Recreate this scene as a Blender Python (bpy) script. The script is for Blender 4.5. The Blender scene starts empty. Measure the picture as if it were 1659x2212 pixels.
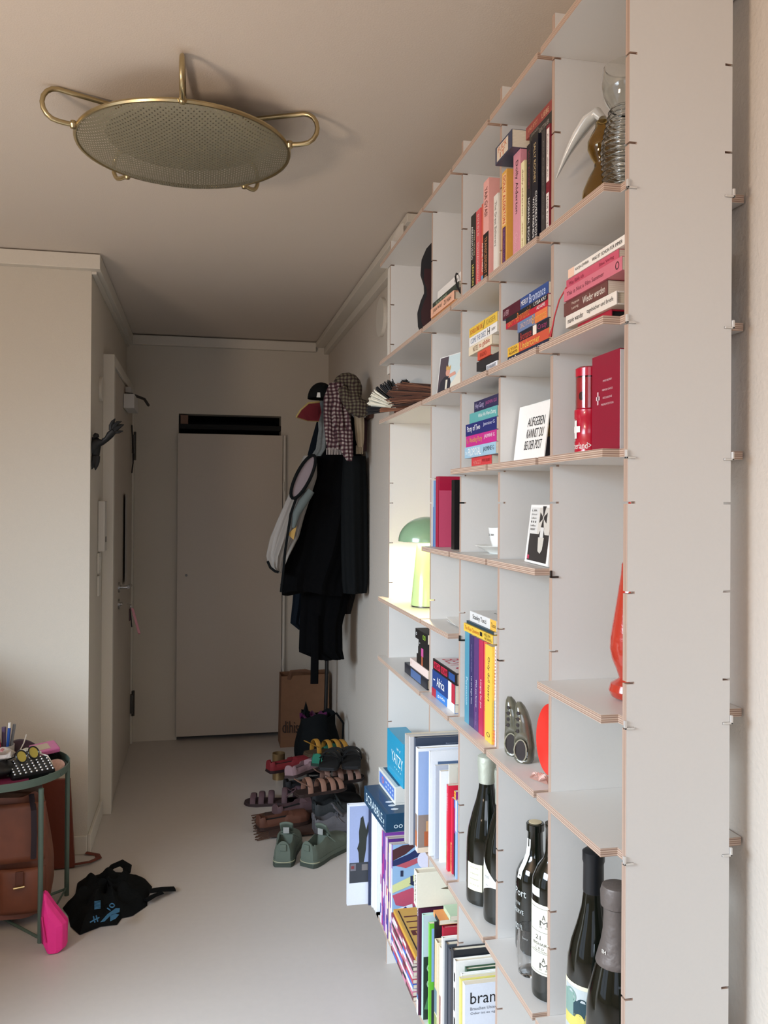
import bpy, math, random
from mathutils import Vector, Matrix
random.seed(7)
# ------------------------------------------------------------------ camera
W, H = 1659.0, 2212.0
F, YAW, PIT, ROL, CY = 1850.0, 0.2087, 0.0042, 0.0061, 1081.9
CAMZ = 1.4437
cam_d = bpy.data.cameras.new('camera'); cam = bpy.data.objects.new('camera', cam_d)
bpy.context.scene.collection.objects.link(cam); bpy.context.scene.camera = cam
fwd = Vector((math.sin(YAW)*math.cos(PIT), math.cos(YAW)*math.cos(PIT), math.sin(PIT)))
r0 = Vector((math.cos(YAW), -math.sin(YAW), 0)); u0 = r0.cross(fwd)
c_, s_ = math.cos(ROL), math.sin(ROL)
rr = c_*r0 + s_*u0; uu = -s_*r0 + c_*u0
cam.matrix_world = Matrix(((rr.x, uu.x, -fwd.x, 0), (rr.y, uu.y, -fwd.y, 0), (rr.z, uu.z, -fwd.z, CAMZ), (0, 0, 0, 1)))
cam_d.sensor_fit = 'VERTICAL'; cam_d.sensor_height = 36; cam_d.lens = F/H*36
cam_d.shift_y = -(H/2-CY)/H
cam_d.clip_start = 0.02
# ------------------------------------------------------------------ light
sc = bpy.context.scene
sc.view_settings.view_transform = 'Standard'; sc.view_settings.look = 'None'
sc.view_settings.gamma = 1; sc.view_settings.use_curve_mapping = False
sc.view_settings.exposure = 0.0
wd = bpy.data.worlds.new('world'); sc.world = wd; wd.use_nodes = True
wd.node_tree.nodes['Background'].inputs[0].default_value = (0.75, 0.83, 1.0, 1)
wd.node_tree.nodes['Background'].inputs[1].default_value = 1.0
def area(name, loc, target, sx, sy, power, col, spread=180):
    l = bpy.data.lights.new(name, 'AREA'); l.shape = 'RECTANGLE'; l.size = sx; l.size_y = sy
    l.energy = power; l.color = col; l.spread = math.radians(spread)
    o = bpy.data.objects.new(name, l); sc.collection.objects.link(o); o.location = loc
    o.rotation_euler = (Vector(target)-Vector(loc)).to_track_quat('-Z', 'Y').to_euler()
    return o
# daylight through the two windows of the living room (left of and behind the camera), and an added warm fill left of the camera, aimed at the ceiling
area('daylight_left', (-2.6, 0.6, 1.9), (0.0, 2.2, 0.0), 1.8, 0.8, 58, (0.70, 0.85, 1.0), 78)
area('daylight_behind', (-0.9, -2.43, 1.9), (0.1, -0.3, 0.0), 2.4, 1.0, 14, (0.80, 0.88, 1.0), 100)
area('warm_fill_up', (-1.9, 0.0, 1.2), (-1.6, 0.4, 2.46), 0.5, 0.5, 54, (1.0, 0.77, 0.58), 155)  # added fill, stands in for warm bounce on the ceiling
# ------------------------------------------------------------------ helpers
C = sc.collection
def lin(h):
    if isinstance(h, str):
        h = h.lstrip('#'); v = [int(h[i:i+2], 16)/255 for i in (0, 2, 4)]
    else: v = h
    return tuple(x/12.92 if x <= 0.04045 else ((x+0.055)/1.055)**2.4 for x in v)
_M = {}
def mat(h, rough=0.5, metal=0.0, bump=0.0, bscale=200, name=None, coat=0.0, spec=0.5, vary=0.0, trans=0.0, ior=1.45, alpha=1):
    key = (h, rough, metal, bump, bscale, coat, spec, vary, trans, alpha)
    if key in _M: return _M[key]
    m = bpy.data.materials.new(name or ('mat_%s' % (h if isinstance(h, str) else 'c'))); m.use_nodes = True
    nt = m.node_tree; p = nt.nodes['Principled BSDF']; c = lin(h)
    p.inputs['Base Color'].default_value = (*c, 1)
    p.inputs['Roughness'].default_value = rough; p.inputs['Metallic'].default_value = metal
    p.inputs['Specular IOR Level'].default_value = spec
    p.inputs['Coat Weight'].default_value = coat
    p.inputs['Transmission Weight'].default_value = trans; p.inputs['IOR'].default_value = ior
    tc = nt.nodes.new('ShaderNodeTexCoord')
    n = nt.nodes.new('ShaderNodeTexNoise'); n.inputs['Scale'].default_value = bscale; n.inputs['Detail'].default_value = 2
    nt.links.new(tc.outputs['Object'], n.inputs['Vector'])
    if bump:
        b = nt.nodes.new('ShaderNodeBump'); b.inputs['Strength'].default_value = bump; b.inputs['Distance'].default_value = 0.002
        nt.links.new(n.outputs['Fac'], b.inputs['Height']); nt.links.new(b.outputs['Normal'], p.inputs['Normal'])
    v = vary or 0.04
    mx = nt.nodes.new('ShaderNodeMix'); mx.data_type = 'RGBA'
    nt.links.new(n.outputs['Fac'], mx.inputs['Factor'])
    mx.inputs[6].default_value = (*[x*(1-v) for x in c], 1); mx.inputs[7].default_value = (*[min(1, x*(1+v)) for x in c], 1)
    nt.links.new(mx.outputs[2], p.inputs['Base Color'])
    _M[key] = m
    return m
def stripes(name, cols, axis, width, rough=0.6, noise=0.0, kind=None):
    """bands of colour along one object axis (plywood plies, page edges, woven stripes)"""
    m = bpy.data.materials.new(name); m.use_nodes = True; nt = m.node_tree; p = nt.nodes['Principled BSDF']
    p.inputs['Roughness'].default_value = rough
    tc = nt.nodes.new('ShaderNodeTexCoord'); sp = nt.nodes.new('ShaderNodeSeparateXYZ'); nt.links.new(tc.outputs['Object'], sp.inputs[0])
    src = sp.outputs['XYZ'.index(axis)]
    if noise:
        n = nt.nodes.new('ShaderNodeTexNoise'); n.inputs['Scale'].default_value = 30; nt.links.new(tc.outputs['Object'], n.inputs['Vector'])
        ma = nt.nodes.new('ShaderNodeMath'); ma.operation = 'MULTIPLY_ADD'; ma.inputs[1].default_value = noise
        nt.links.new(n.outputs['Fac'], ma.inputs[0]); nt.links.new(src, ma.inputs[2]); src = ma.outputs[0]
    d = nt.nodes.new('ShaderNodeMath'); d.operation = 'DIVIDE'; d.inputs[1].default_value = width*len(cols); nt.links.new(src, d.inputs[0])
    fr = nt.nodes.new('ShaderNodeMath'); fr.operation = 'FRACT'; nt.links.new(d.outputs[0], fr.inputs[0])
    r = nt.nodes.new('ShaderNodeValToRGB'); r.color_ramp.interpolation = 'CONSTANT'
    e = r.color_ramp.elements
    while len(e) < len(cols): e.new(0.5)
    for i, c in enumerate(cols): e[i].position = i/len(cols); e[i].color = (*lin(c), 1)
    nt.links.new(fr.outputs[0], r.inputs[0]); nt.links.new(r.outputs[0], p.inputs['Base Color'])
    return m
class MB:
    def __init__(s): s.v = []; s.f = []; s.m = []; s.T = None
    def add(s, vs, fs, mi=0):
        o = len(s.v)
        for v in vs:
            v = Vector(v)
            if s.T is not None: v = s.T @ v
            s.v.append(v[:])
        for f in fs: s.f.append([i+o for i in f]); s.m.append(mi)
    def box(s, x0, x1, y0, y1, z0, z1, mi=0):
        s.add([(x0,y0,z0),(x1,y0,z0),(x1,y1,z0),(x0,y1,z0),(x0,y0,z1),(x1,y0,z1),(x1,y1,z1),(x0,y1,z1)],
              [(0,3,2,1),(4,5,6,7),(0,1,5,4),(1,2,6,5),(2,3,7,6),(3,0,4,7)], mi)
    def prism(s, poly, axis, a, b, mcap=0, mside=0):
        """poly: 2D outline in the two other axes (in xyz order), extruded along axis from a to b"""
        def P(p, t):
            if axis == 'x': return (t, p[0], p[1])
            if axis == 'y': return (p[0], t, p[1])
            return (p[0], p[1], t)
        n = len(poly)
        area2 = sum(poly[i][0]*poly[(i+1)%n][1]-poly[(i+1)%n][0]*poly[i][1] for i in range(n))
        if (area2 < 0): poly = poly[::-1]
        lo = list(range(n)); hi = [i+n for i in lo]
        flip = axis == 'y'
        vs = [P(p, a) for p in poly]+[P(p, b) for p in poly]
        s.add(vs, [lo if flip else lo[::-1], hi[::-1] if flip else hi], mcap)
        q = [(i, (i+1)%n, (i+1)%n+n, i+n) for i in range(n)]
        if flip: q = [t[::-1] for t in q]
        s.add(vs, q, mside)
    def tube(s, pts, rad, seg=8, mi=0, cap=True, flat=1.0):
        pts = [Vector(p) for p in pts]; n = len(pts)
        if not hasattr(rad, '__len__'): rad = [rad]*n
        rings = []; up = None
        for i, p in enumerate(pts):
            t = (pts[min(i+1, n-1)]-pts[max(i-1, 0)]).normalized()
            if up is None: up = Vector((0, 0, 1)) if abs(t.z) < 0.9 else Vector((0, 1, 0))
            a = t.cross(up)
            if a.length < 1e-6: a = t.cross(Vector((1, 0, 0)))
            a.normalize(); b = a.cross(t).normalized(); up = b
            rings.append([p+rad[i]*(math.cos(2*math.pi*k/seg)*a+flat*math.sin(2*math.pi*k/seg)*b) for k in range(seg)])
        vs = [v for r in rings for v in r]
        fs = [(i*seg+k, i*seg+(k+1)%seg, (i+1)*seg+(k+1)%seg, (i+1)*seg+k) for i in range(n-1) for k in range(seg)]
        if cap: fs += [list(range(seg))[::-1], [(n-1)*seg+k for k in range(seg)]]
        s.add(vs, fs, mi)
    def lathe(s, prof, c=(0, 0, 0), seg=32, mi=0, sx=1, sy=1, close=False, a0=0, a1=2*math.pi):
        full = abs(a1-a0-2*math.pi) < 1e-6; m = seg if full else seg+1
        vs = [(c[0]+sx*r*math.cos(a0+(a1-a0)*k/seg), c[1]+sy*r*math.sin(a0+(a1-a0)*k/seg), c[2]+z) for r, z in prof for k in range(m)]
        fs = []
        for i in range(len(prof)-1):
            for k in range(seg):
                k2 = (k+1) % m
                fs.append((i*m+k, i*m+k2, (i+1)*m+k2, (i+1)*m+k))
        s.add(vs, fs, mi)
    def grid(s, fn, nu, nv, mi=0, wrap_u=False):
        vs = [fn(i/(nu if wrap_u else nu-1), j/(nv-1)) for j in range(nv) for i in range(nu)]
        fs = []
        for j in range(nv-1):
            for i in range(nu if wrap_u else nu-1):
                i2 = (i+1) % nu
                fs.append((j*nu+i, j*nu+i2, (j+1)*nu+i2, (j+1)*nu+i))
        s.add(vs, fs, mi)
    def build(s, name, mats, parent=None, smooth=False, bevel=0, thick=0, sub=0):
        if not isinstance(mats, (list, tuple)): mats = [mats]
        me = bpy.data.meshes.new(name); me.from_pydata(s.v, [], s.f)
        for m in mats: me.materials.append(m)
        me.polygons.foreach_set('material_index', s.m)
        if smooth: me.polygons.foreach_set('use_smooth', [True]*len(me.polygons))
        me.validate(); me.update()
        o = bpy.data.objects.new(name, me); C.objects.link(o)
        if parent is not None: o.parent = parent
        if thick:
            d = o.modifiers.new('solidify', 'SOLIDIFY'); d.thickness = thick; d.offset = 0
        if bevel:
            d = o.modifiers.new('bevel', 'BEVEL'); d.width = bevel; d.segments = 2; d.limit_method = 'ANGLE'
        if sub:
            d = o.modifiers.new('subsurf', 'SUBSURF'); d.levels = sub; d.render_levels = sub
        if smooth and not sub:
            try: me.set_sharp_from_angle(angle=math.radians(40))
            except Exception: pass
        return o
def boxo(name, x0, x1, y0, y1, z0, z1, m, parent=None, bevel=0):
    b = MB(); b.box(x0, x1, y0, y1, z0, z1); return b.build(name, m, parent, bevel=bevel)
def tag(o, label, cat, group=None, kind=None):
    if label: o['label'] = label
    if cat: o['category'] = cat
    if group: o['group'] = group
    if kind: o['kind'] = kind
    return o
def thing(name, label, cat, loc=(0, 0, 0), rz=0, group=None, rx=0, ry=0):
    o = bpy.data.objects.new(name, None); C.objects.link(o); o.empty_display_size = 0.05
    o.location = loc; o.rotation_euler = (rx, ry, rz); return tag(o, label, cat, group)
def struct(o): o['kind'] = 'structure'; return o
_T = {}
def text_mesh(s):
    if s in _T: return _T[s]
    cu = bpy.data.curves.new('t', 'FONT'); cu.body = s; cu.resolution_u = 2; cu.align_x = 'CENTER'
    o = bpy.data.objects.new('t', cu); C.objects.link(o)
    dg = bpy.context.evaluated_depsgraph_get(); ev = o.evaluated_get(dg); me = bpy.data.meshes.new_from_object(ev)
    vs = [v.co.copy() for v in me.vertices]; fs = [list(p.vertices) for p in me.polygons]
    bpy.data.objects.remove(o); bpy.data.curves.remove(cu); bpy.data.meshes.remove(me)
    if not vs: vs = [Vector((0,0,0))]
    x0 = min(v.x for v in vs); x1 = max(v.x for v in vs); y0 = min(v.y for v in vs); y1 = max(v.y for v in vs)
    r = ([((v.x-x0)/max(1e-6, x1-x0)-0.5, (v.y-y0)/max(1e-6, y1-y0)-0.5) for v in vs], fs); _T[s] = r
    return r
def put_text(b, s, c, bd, ud, L, h, mi=0, shear=0.0):
    """add lettering centred on c, running along bd with letter tops towards ud, L long and h high"""
    vs, fs = text_mesh(s); c = Vector(c); bd = Vector(bd); ud = Vector(ud)
    b.add([c+bd*(L*x+shear*h*y)+ud*(h*y) for x, y in vs], fs, mi)
# shelf measures
U = 0.0625
def zl(n): return 1.45+U*n
XF, XB = 0.576, 0.7356            # panel front and back edges
LIP = 0.026                       # how far boards stand proud of the panels
YP = [1.0909, 1.3510, 1.6111, 1.8712, 2.1313, 2.6349]
PT = 0.012
LIPB = 0.036                      # and towards the wall
XW = 0.775                        # right wall
CEIL = 2.465
YB = 5.38                         # back wall
XL = -0.455                       # left wall of the hall
YL = 3.71                         # living room wall left of the hall
def bt(n): return zl(n)+PT        # top surface of the board at level n
# ------------------------------------------------------------------ materials
def wall_mat(name, h, scale=260, strength=0.25, rough=0.9):
    return mat(h, rough, 0, strength, scale, name=name, spec=0.2, vary=0.03)
M_wall = wall_mat('plaster_wall', '#cbc3b6')
M_wallR = wall_mat('rough_plaster', '#cdc3b7', 120, 0.8)
M_ceil = wall_mat('ceiling_paint', '#d6cbbf')
M_trim = mat('#d3ccc0', 0.5, name='trim_paint')
M_door = mat('#bdb2a4', 0.45, name='door_paint')
M_floor = mat('#c3bbb4', 0.42, 0, 0.05, 40, name='floor_coating', vary=0.03)
M_black = mat('#0b0b0b', 0.8)
M_lam = mat('#d6d3ce', 0.38, name='white_laminate', vary=0.015)
M_ply = stripes('plywood_edge', ['#bda593', '#a08572', '#c9b3a1', '#94796a'], 'Z', 0.0015, 0.6)
M_plyv = stripes('plywood_edge_upright', ['#b79d8c', '#a38977', '#bfa797', '#9a8070'], 'Y', 0.002, 0.6)
M_steel = mat('#b8b8b8', 0.25, 1.0)
M_darksteel = mat('#55524e', 0.35, 1.0)
M_brass = mat('#bfae86', 0.3, 1.0, name='brass')
# ------------------------------------------------------------------ room
struct(boxo('floor', -3.05, XW+0.05, -2.6, YB+0.6, -0.1, 0, M_floor))
struct(boxo('ceiling', -3.05, XW+0.05, -2.6, YB+0.6, CEIL, CEIL+0.1, M_ceil))
struct(boxo('wall_right', XW, XW+0.12, -2.6, YB+0.1, 0, CEIL, M_wallR))
b = MB(); b.box(-3.05, XL, YL, YB+0.1, 0, CEIL); struct(b.build('wall_left', M_wall))
# back wall with the cupboard opening
ox0, ox1, oz1 = -0.146, 0.4776, 1.992
b = MB(); b.box(XL, ox0, YB, YB+0.12, 0, CEIL); b.box(ox1, XW, YB, YB+0.12, 0, CEIL); b.box(ox0, ox1, YB, YB+0.12, oz1, CEIL)
struct(b.build('wall_back', M_wall))
b = MB(); b.box(ox0-0.02, ox1+0.02, YB+0.5, YB+0.52, 0, oz1+.02); b.box(ox0-0.04, ox0-0.001, YB+0.12, YB+0.5, 0, oz1+.02); b.box(ox1+0.001, ox1+0.04, YB+0.12, YB+0.5, 0, oz1+.02)
b.box(ox0-0.04, ox1+0.04, YB+0.12, YB+0.52, oz1+.001, oz1+0.04)
struct(b.build('wall_cupboard', M_black))
# walls of the living room out of view, with window openings
b = MB(); zt, zb = 2.1, 0.15
b.box(-3.1, -3.0, -2.6, -0.3, 0, CEIL); b.box(-3.1, -3.0, 1.5, YL, 0, CEIL); b.box(-3.1, -3.0, -0.3, 1.5, zt, CEIL); b.box(-3.1, -3.0, -0.3, 1.5, 0, zb)
struct(b.build('wall_far_left', M_wall))
b = MB(); b.box(-3.1, -2.1, -2.6, -2.5, 0, CEIL); b.box(0.3, XW, -2.6, -2.5, 0, CEIL); b.box(-2.1, 0.3, -2.6, -2.5, 2.2, CEIL); b.box(-2.1, 0.3, -2.6, -2.5, 0, 0.5)
struct(b.build('wall_behind', M_wall))
def window(name, x0, x1, y0, y1, z0, z1):
    r = bpy.data.objects.new(name, None); C.objects.link(r); struct(r); b = MB(); t = 0.05
    if x1-x0 < y1-y0:
        for y in (y0, (y0+y1)/2-t/2, y1-t): b.box(x0, x1, y, y+t, z0, z1)
        for z in (z0, z1-t): b.box(x0+.001, x1-.001, y0, y1, z, z+t)
    else:
        for x in (x0, (x0+x1)/2-t/2, x1-t): b.box(x, x+t, y0, y1, z0, z1)
        for z in (z0, z1-t): b.box(x0, x1, y0+.001, y1-.001, z, z+t)
    b.build('window_frame', M_trim, r)
window('window_1', -3.09, -3.02, -0.3, 1.5, zb, zt); window('window_2', -2.1, 0.3, -2.59, -2.52, 0.5, 2.2)
struct(boxo('light_blocker', -2.3, -1.15, 1.92, YL, 0, 0.98, M_wall))  # unseen block added to keep the left daylight off the farther floor
# crown mouldings: slim boards standing a few millimetres below the ceiling
b = MB()
cz0, cz1 = 2.400, 2.460
b.box(-3.0, XL+0.038, YL-0.042, YL, cz0, cz1); struct(b.build('trim_1', M_trim, bevel=0.002))
b = MB(); b.box(XL, XL+0.038, YL, YB, cz0, cz1); b.box(XL, XL+0.02, YL-0.0, YB, cz0-0.012, cz0); struct(b.build('trim_2', M_trim, bevel=0.002))
b = MB(); b.box(XL+0.038, XW-0.085, YB-0.035, YB, cz0, cz1-0.004); struct(b.build('trim_3', M_trim, bevel=0.002))
b = MB(); b.box(XW-0.085, XW, 2.9, YB, cz0+.03, cz1); b.box(XW-0.03, XW, 2.9, YB, cz0-0.01, cz0+.03); struct(b.build('trim_4', M_trim, bevel=0.002))
b = MB(); b.box(XL, XL+0.014, YL+0.0, 4.13, 0, 0.075); struct(b.build('baseboard_left', M_trim, bevel=0.003))
b = MB(); b.box(-3.0, XL, YL-0.014, YL, 0, 0.075); struct(b.build('baseboard_back', M_trim, bevel=0.003))
# entrance door in the left wall of the hall
d1 = bpy.data.objects.new('door_1', None); C.objects.link(d1); d1.location = (XL, 4.2, 0); struct(d1)
b = MB(); b.box(0, 0.05, -0.05, 0, 0, 2.134); b.box(0, 0.05, 0, 1.13, 2.085, 2.134); b.box(0, 0.05, 1.13, 1.178, 0, 2.134); b.build('door_frame', M_trim, d1, bevel=0.002)
b = MB(); b.box(0.002, 0.040, 0.003, 1.127, 0.004, 2.082); leaf = b.build('door_leaf', M_door, d1, bevel=0.002)
b = MB(); b.lathe([(0.0, 0.008), (0.02, 0.008), (0.02, 0)], seg=20); b.T = Matrix.Identity(4)
hx = 0.040
def disc_x(b, x, y, z, r, t, mi=0, seg=18):
    p = [(r*math.cos(2*math.pi*k/seg), r*math.sin(2*math.pi*k/seg)) for k in range(seg)]
    b.prism([(y+q[0], z+q[1]) for q in p], 'x', x, x+t, mi, mi)
b = MB(); disc_x(b, hx, 0.33, 1.015, 0.027, 0.008); b.tube([(hx, 0.33, 1.015), (hx+0.045, 0.33, 1.015)], 0.009, 10)
b.tube([(hx+0.047, 0.325, 1.015), (hx+0.05, 0.36, 1.015), (hx+0.05, 0.46, 1.012)], 0.009, 10); tag(b.build('door_handle', M_steel, leaf, True), 'brushed steel lever handle', None)
b = MB(); disc_x(b, hx, 0.33, 0.93, 0.027, 0.008); b.tube([(hx, 0.33, 0.93), (hx+0.02, 0.33, 0.93)], 0.008, 10); b.build('lock_rosette', M_steel, leaf, True)
b = MB(); b.box(hx, hx+0.014, 1.10, 1.127, 0.19, 0.30); b.tube([(hx+0.016, 1.128, 0.17), (hx+0.016, 1.128, 0.32)], 0.009, 10); b.build('hinge', M_darksteel, leaf)
b = MB(); b.box(hx, hx+0.014, 1.10, 1.127, 1.74, 1.85); b.tube([(hx+0.016, 1.128, 1.70), (hx+0.016, 1.128, 1.87)], 0.007, 10); b.build('hinge', M_darksteel, leaf)
# cupboard door standing proud of the back wall
d2 = bpy.data.objects.new('door_2', None); C.objects.link(d2); d2.location = (-0.149, YB, 0); struct(d2)
b = MB(); b.box(0, 0.634, -0.042, -0.020, 0.028, 1.868); lf = b.build('door_leaf', M_door, d2, bevel=0.001)
b = MB()
p = [(0.008*math.cos(2*math.pi*k/14), 0.008*math.sin(2*math.pi*k/14)) for k in range(14)]
b.prism([(0.055+x, 1.006+z) for x, z in p], 'y', -0.044, -0.0421); b.box(0.0535, 0.0565, -0.0455, -0.044, 0.998, 1.010); b.build('keyhole', M_darksteel, lf)
b = MB(); b.box(0.638, 0.652, -0.045, -0.0005, 0, 1.868); b.build('door_frame', M_trim, d2)
for z in (1.52, .42): 
    b = MB(); b.tube([(0.640, -0.050, z), (0.640, -0.050, z+0.06)], 0.005, 8); b.build('hinge', M_trim, d2)
tag(boxo('cardboard_box', ox0+0.01, ox0+0.055, YB+0.01, YB+0.11, 1.93, 1.985, mat('#7d6152', 0.8)), 'small brown box tucked in the dark gap above the cupboard door', 'box')
b = MB(); b.box(ox0+0.0005, ox1-0.0005, YB+0.001, YB+0.48, 1.9, 1.93); b.build('door_shelf', M_black, d2).matrix_parent_inverse = Matrix.Translation((0.149, -YB, 0))
# ------------------------------------------------------------------ shelving unit
LV = [12, 10, 8, 7, 4, 1, 0, -2, -4, -5, -8, -11, -12, -14, -16, -18, -20, -21]
ZT = zl(13.2)
unit = thing('shelving_unit', 'tall white open shelving unit with plywood edges along the right wall', 'shelf', (XF, YP[0], 0))
inv = Matrix.Translation((-XF, -YP[0], 0))
def under(o, inv=inv): o.matrix_parent_inverse = inv; return o
def panel(y):
    sd, sh = 0.0115, 0.0034
    L = [(XF, 0)]
    zs = sorted(zl(n) for n in LV)
    left = [(XF, 0.0)]
    for z in zs:
        left += [(XF, z-sh), (XF+sd, z-sh), (XF+sd, z), (XF, z)]
    left += [(XF, ZT)]
    right = [(XB, ZT)]
    for z in reversed(zs):
        right += [(XB, z), (XB-sd, z), (XB-sd, z-sh), (XB, z-sh)]
    right += [(XB, 0.0)]
    b = MB(); b.prism(left+right, 'y', y, y+PT, 0, 1)
    return under(b.build('upright_panel', [M_lam, M_plyv], unit))
for y in YP: panel(y)
BAYS = {0: [12, 7, 4, 1, -5, -8, -14, -21], 1: [12, 7, 4, 1, -2, -8, -14, -21], 2: [12, 7, 4, 1, -2, -8, -14, -21],
        3: [12, 7, 4, -2, -5, -8, -14, -21], 4: [12, 7, 4, -5, -8, -21]}
def board(k, n):
    y0, y1 = YP[k]+PT+0.0004, YP[k+1]-0.0004
    a0 = y0 + (0.012 if k == 0 else 0.0)
    a1 = y1 + (0.045 if k == 4 else 0)
    z = zl(n); b = MB()
    poly = [(XF+.0002, y0), (XB-.0002, y0), (XB-.0002, a0), (XB+LIPB, a0), (XB+LIPB, a1)]
    if k == 4: poly += [(XB, a1), (XB, y1), (XF, y1), (XF, a1)]
    poly += [(XF-LIP, a1), (XF-LIP, a0), (XF, a0)]
    if k == 4:
        poly = [(XF, y0), (XB, y0), (XB, a0), (XB+LIPB, a0), (XB+LIPB, a1), (XB+.0004, a1), (XB+.0004, y1), (XF-.0004, y1), (XF-.0004, a1), (XF-LIP, a1), (XF-LIP, a0), (XF, a0)]
    b.prism(poly, 'z', z, z+PT, 0, 1)
    return under(b.build('shelf_board', [M_lam, M_ply], unit))
for k, ls in BAYS.items():
    for n in ls: board(k, n)
M_clip = mat('#d8d5d0', 0.3, 0.4)
def clip(k, n, back=False, m=None):
    y = YP[k]-0.0012; z = zl(n)-0.0017; s = -1 if back else 1; x = XB if back else XF
    b = MB(); b.box(min(x-s*.004, x+s*.011), max(x-s*.004, x+s*.011), y-.0015, y+.003, z-.0014, z+.0014)
    b.box(min(x-s*.004, x-s*.0005), max(x-s*.004, x-s*.0005), y-.0015, y+.003, z-.0014, z+0.011)
    under(b.build('shelf_clip', m or M_clip, unit, bevel=0.0006))
for n in (7, 4, 1, -5, -8): clip(0, n); clip(0, n, True)
clip(1, -2, m=M_darksteel); clip(3, -5, m=M_darksteel)
# ------------------------------------------------------------------ ceiling lamp
def lamp():
    cx, cy = -0.052, 2.315; R = 0.272; zr = 2.378
    r = thing('ceiling_lamp', 'round perforated brass dish lamp held by looped tubes on the ceiling', 'lamp', (cx, cy, zr))
    m = bpy.data.materials.new('perforated_brass'); m.use_nodes = True; nt = m.node_tree; p = nt.nodes['Principled BSDF']
    p.inputs['Base Color'].default_value = (*lin('#918b76'), 1); p.inputs['Roughness'].default_value = 0.55; p.inputs['Metallic'].default_value = 0.6
    tc = nt.nodes.new('ShaderNodeTexCoord'); mp = nt.nodes.new('ShaderNodeMapping'); mp.inputs['Scale'].default_value = (110, 110, 0)
    mp.inputs['Rotation'].default_value = (0, 0, math.radians(45))
    nt.links.new(tc.outputs['Object'], mp.inputs[0])
    fr = nt.nodes.new('ShaderNodeVectorMath'); fr.operation = 'FRACTION'; nt.links.new(mp.outputs[0], fr.inputs[0])
    di = nt.nodes.new('ShaderNodeVectorMath'); di.operation = 'DISTANCE'; di.inputs[1].default_value = (0.5, 0.5, 0); nt.links.new(fr.outputs[0], di.inputs[0])
    lt = nt.nodes.new('ShaderNodeMath'); lt.operation = 'LESS_THAN'; lt.inputs[1].default_value = 0.2; nt.links.new(di.outputs['Value'], lt.inputs[0])
    tr = nt.nodes.new('ShaderNodeBsdfTransparent'); mx = nt.nodes.new('ShaderNodeMixShader')
    nt.links.new(lt.outputs[0], mx.inputs[0]); nt.links.new(p.outputs[0], mx.inputs[1]); nt.links.new(tr.outputs[0], mx.inputs[2])
    nt.links.new(mx.outputs[0], nt.nodes['Material Output'].inputs[0])
    b = MB(); b.lathe([(0.001, -0.062), (0.08, -0.057), (0.15, -0.046), (0.2, -0.032), (0.235, -0.019), (0.26, -0.007), (R, 0.001)], seg=64)
    b.build('dish', m, r, True)
    b = MB(); b.lathe([(R+0.004, -0.004), (R+0.006, 0.001), (R+0.004, 0.006), (R-0.001, 0.006), (R-0.003, 0.001), (R-0.001, -0.004), (R+0.004, -0.004)], seg=72); b.build('rim', M_brass, r, True)
    b = MB(); b.lathe([(0.001, 0.02), (0.2, 0.02), (0.2, 0.03), (0.001, 0.03)], seg=40); b.build('reflector_plate', mat('#cfc8b8', 0.6), r)
    b = MB(); b.lathe([(0.001, 0.03), (0.055, 0.03), (0.055, 0.0865), (0.001, 0.0865)], seg=30); b.build('ceiling_mount', M_brass, r)
    for k in range(5):
        a = math.radians(-90+72*k); ca, sa = math.cos(a), math.sin(a)
        pr = [(R+0.004, 0.0), (R+0.03, 0.0)]
        for q in range(9):
            t = -math.pi/2+math.pi*q/8; pr.append((R+0.045+0.037*math.cos(t), 0.040+0.039*math.sin(t)))
        pr += [(R+0.02, 0.077), (R-0.06, 0.072), (0.05, 0.06)]
        b = MB(); b.tube([(x*ca, x*sa, z) for x, z in pr], 0.0062, 10)
        h = b.build('looped_arm', M_brass, r, True)
        b = MB(); b.lathe([(0.0005, -0.011), (0.007, -0.009), (0.011, 0), (0.007, 0.009), (0.0005, 0.011)], (ca*(R+0.009), sa*(R+0.009), 0), 14)
        b.build('ball_joint', M_brass, r, True)
lamp()
# boxed duct with a rounded top on the right wall behind the shelves
b = MB(); pts = [(0.619, 1.86), (0.619, 2.338)]
for q in range(9):
    t = math.pi/2*q/8; pts.append((0.619-0.042*math.sin(t), 2.338-0.165*(1-math.cos(t))))
pts.append((0.577, 1.86)); b.prism(pts, 'y', 2.649, 2.688); b.box(0.6192, 0.775, 2.665, 2.688, 1.86, 2.336); struct(b.build('trim_5', M_trim))
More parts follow.
